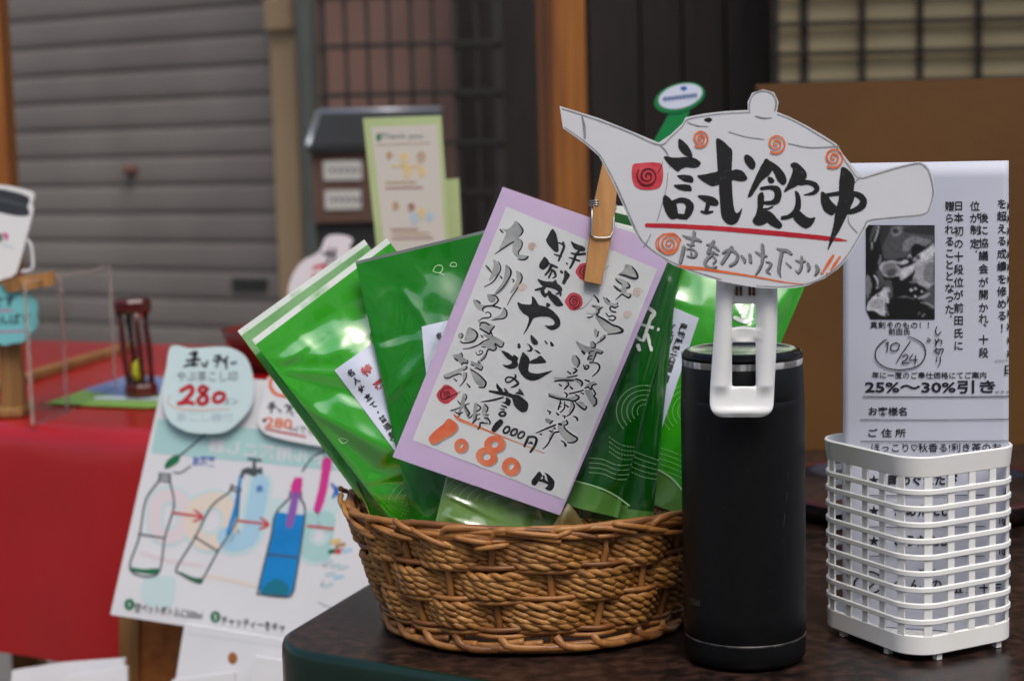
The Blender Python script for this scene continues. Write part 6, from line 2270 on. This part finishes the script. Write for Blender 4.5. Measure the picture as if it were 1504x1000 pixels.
ph(3, (66, 530), (108, 560), (122, 640), (100, 720), (68, 770), lf=.00048)
ps_(4, (596, 792, 10), (660, 804, 14), (716, 836, 10))
ps_(4, (566, 902, 14), (580, 888, 10))
ps_(4, (606, 918, 14), (624, 900, 12))
ps_(2, (640, 930, 10), (710, 890, 8))

GX, GY = 72, 98
gx0, gy0, gx1, gy1 = 64, 55, 722, 950
tone = [[24.0] * (GX + 1) for _ in range(GY + 1)]
for g, q, rad in shapes:
    ext = max(rad) if rad else 0
    xa, xb, ya, yb = min(a for a, b in q) - ext, max(a for a, b in q) + ext, min(b for a, b in q) - ext, max(b for a, b in q) + ext
    for j in range(GY + 1):
        y = gy0 + (gy1 - gy0) * j / GY
        if not ya <= y <= yb:
            continue
        for i in range(GX + 1):
            x = gx0 + (gx1 - gx0) * i / GX
            if not xa <= x <= xb:
                continue
            if rad:
                hit = any((x - a) ** 2 + (y - b) ** 2 < (r_ + 2) ** 2 for (a, b), r_ in zip(q, rad))
            else:
                hit = False
                for n_ in range(len(q)):
                    (xa_, ya_), (xb_, yb_) = q[n_], q[n_ - 1]
                    if (ya_ > y) != (yb_ > y) and x < (xb_ - xa_) * (y - ya_) / (yb_ - ya_) + xa_:
                        hit = not hit
            if hit:
                tone[j][i] = g
for _ in range(1):
    tone = [[sum(tone[min(GY, max(0, j + dj))][min(GX, max(0, i + di))] * (4 if not di and not dj else 1) for dj in (-1, 0, 1) for di in (-1, 0, 1)) / 12 for i in range(GX + 1)] for j in range(GY + 1)]
pm = MB()
vs = []
for j in range(GY + 1):
    for i in range(GX + 1):
        x, y = gx0 + (gx1 - gx0) * i / GX, gy0 + (gy1 - gy0) * j / GY
        if x < 240 and y > 862:
            x = max(x, 65 + (y - 862) * .5)
        vs.append(bw.at(zo[0] + x / zs, zo[1] + y / zs, .0004))
pm.add(vs, [(j * (GX + 1) + i, (j + 1) * (GX + 1) + i, (j + 1) * (GX + 1) + i + 1, j * (GX + 1) + i + 1) for j in range(GY) for i in range(GX)], M['photoprint'])
pho = pm.build('printed_photograph', shd)
at_ = pho.data.color_attributes.new('tone', 'FLOAT_COLOR', 'POINT')
for j in range(GY + 1):
    for i in range(GX + 1):
        g = tone[j][i] * (1 + .16 * noise.noise((i * .55, j * .55, 4.0)) + .12 * noise.noise((i * .16, j * .16, 9.0)))
        at_.data[j * (GX + 1) + i].color = lin((g, g, min(255, g * 1.03)))
tag(shd, 'printed sheet of Japanese text with a black and white photograph in the white basket', 'paper sheet')

# green tag with white oval standing on the table behind the teapot sign
gf = Flat(atY(990, 200, 1.36), 0, 3)
m = MB()
gs = [(988, 158), (1014, 160), (1000, 204), (985, 300), (980, 742), (930, 742), (948, 300), (962, 204)]
w3 = [gf.at(*q) for q in gs]
for p in w3[4:6]:
    p.z = T + .0006
m.slab(gf, w3, .002, M['signgreen'], world=True)
ov = [(998 + 37 * math.cos(a) - 2 * math.sin(a), 144 + 22 * math.sin(a) - 6 * math.cos(a)) for a in [k / 40 * 6.2832 for k in range(40)]]
m.slab(gf, ov, .002, M['signgreen'], lift=.0008)
ov = [(999 + 32 * math.cos(a) - 2 * math.sin(a), 142 + 18 * math.sin(a) - 5 * math.cos(a)) for a in [k / 40 * 6.2832 for k in range(40)]]
m.fill(gf, ov, M['label'], lift=.0012, sm=False)
m.fill(gf, [(999, 130), (1004, 127), (1009, 130), (1004, 134)], M['blue'], lift=.0014)
for k in range(9):
    x = 974 + k * 5.6
    m.stroke(gf, [(x, 147 - k * .7, 3), (x + 3.2, 144 - k * .7, 4), (x + 3, 149 - k * .7, 2.4)], M['matblue'], lift=.0014)
gp = (w3[4] + w3[5]) / 2
m.box((gp.x, gp.y, T + .004), (.05, .03, .0068), M['signgreen'])
tag(m.build('table_sign', origin=gp), 'green stand up tag with white oval head behind the large teapot sign', 'sign')
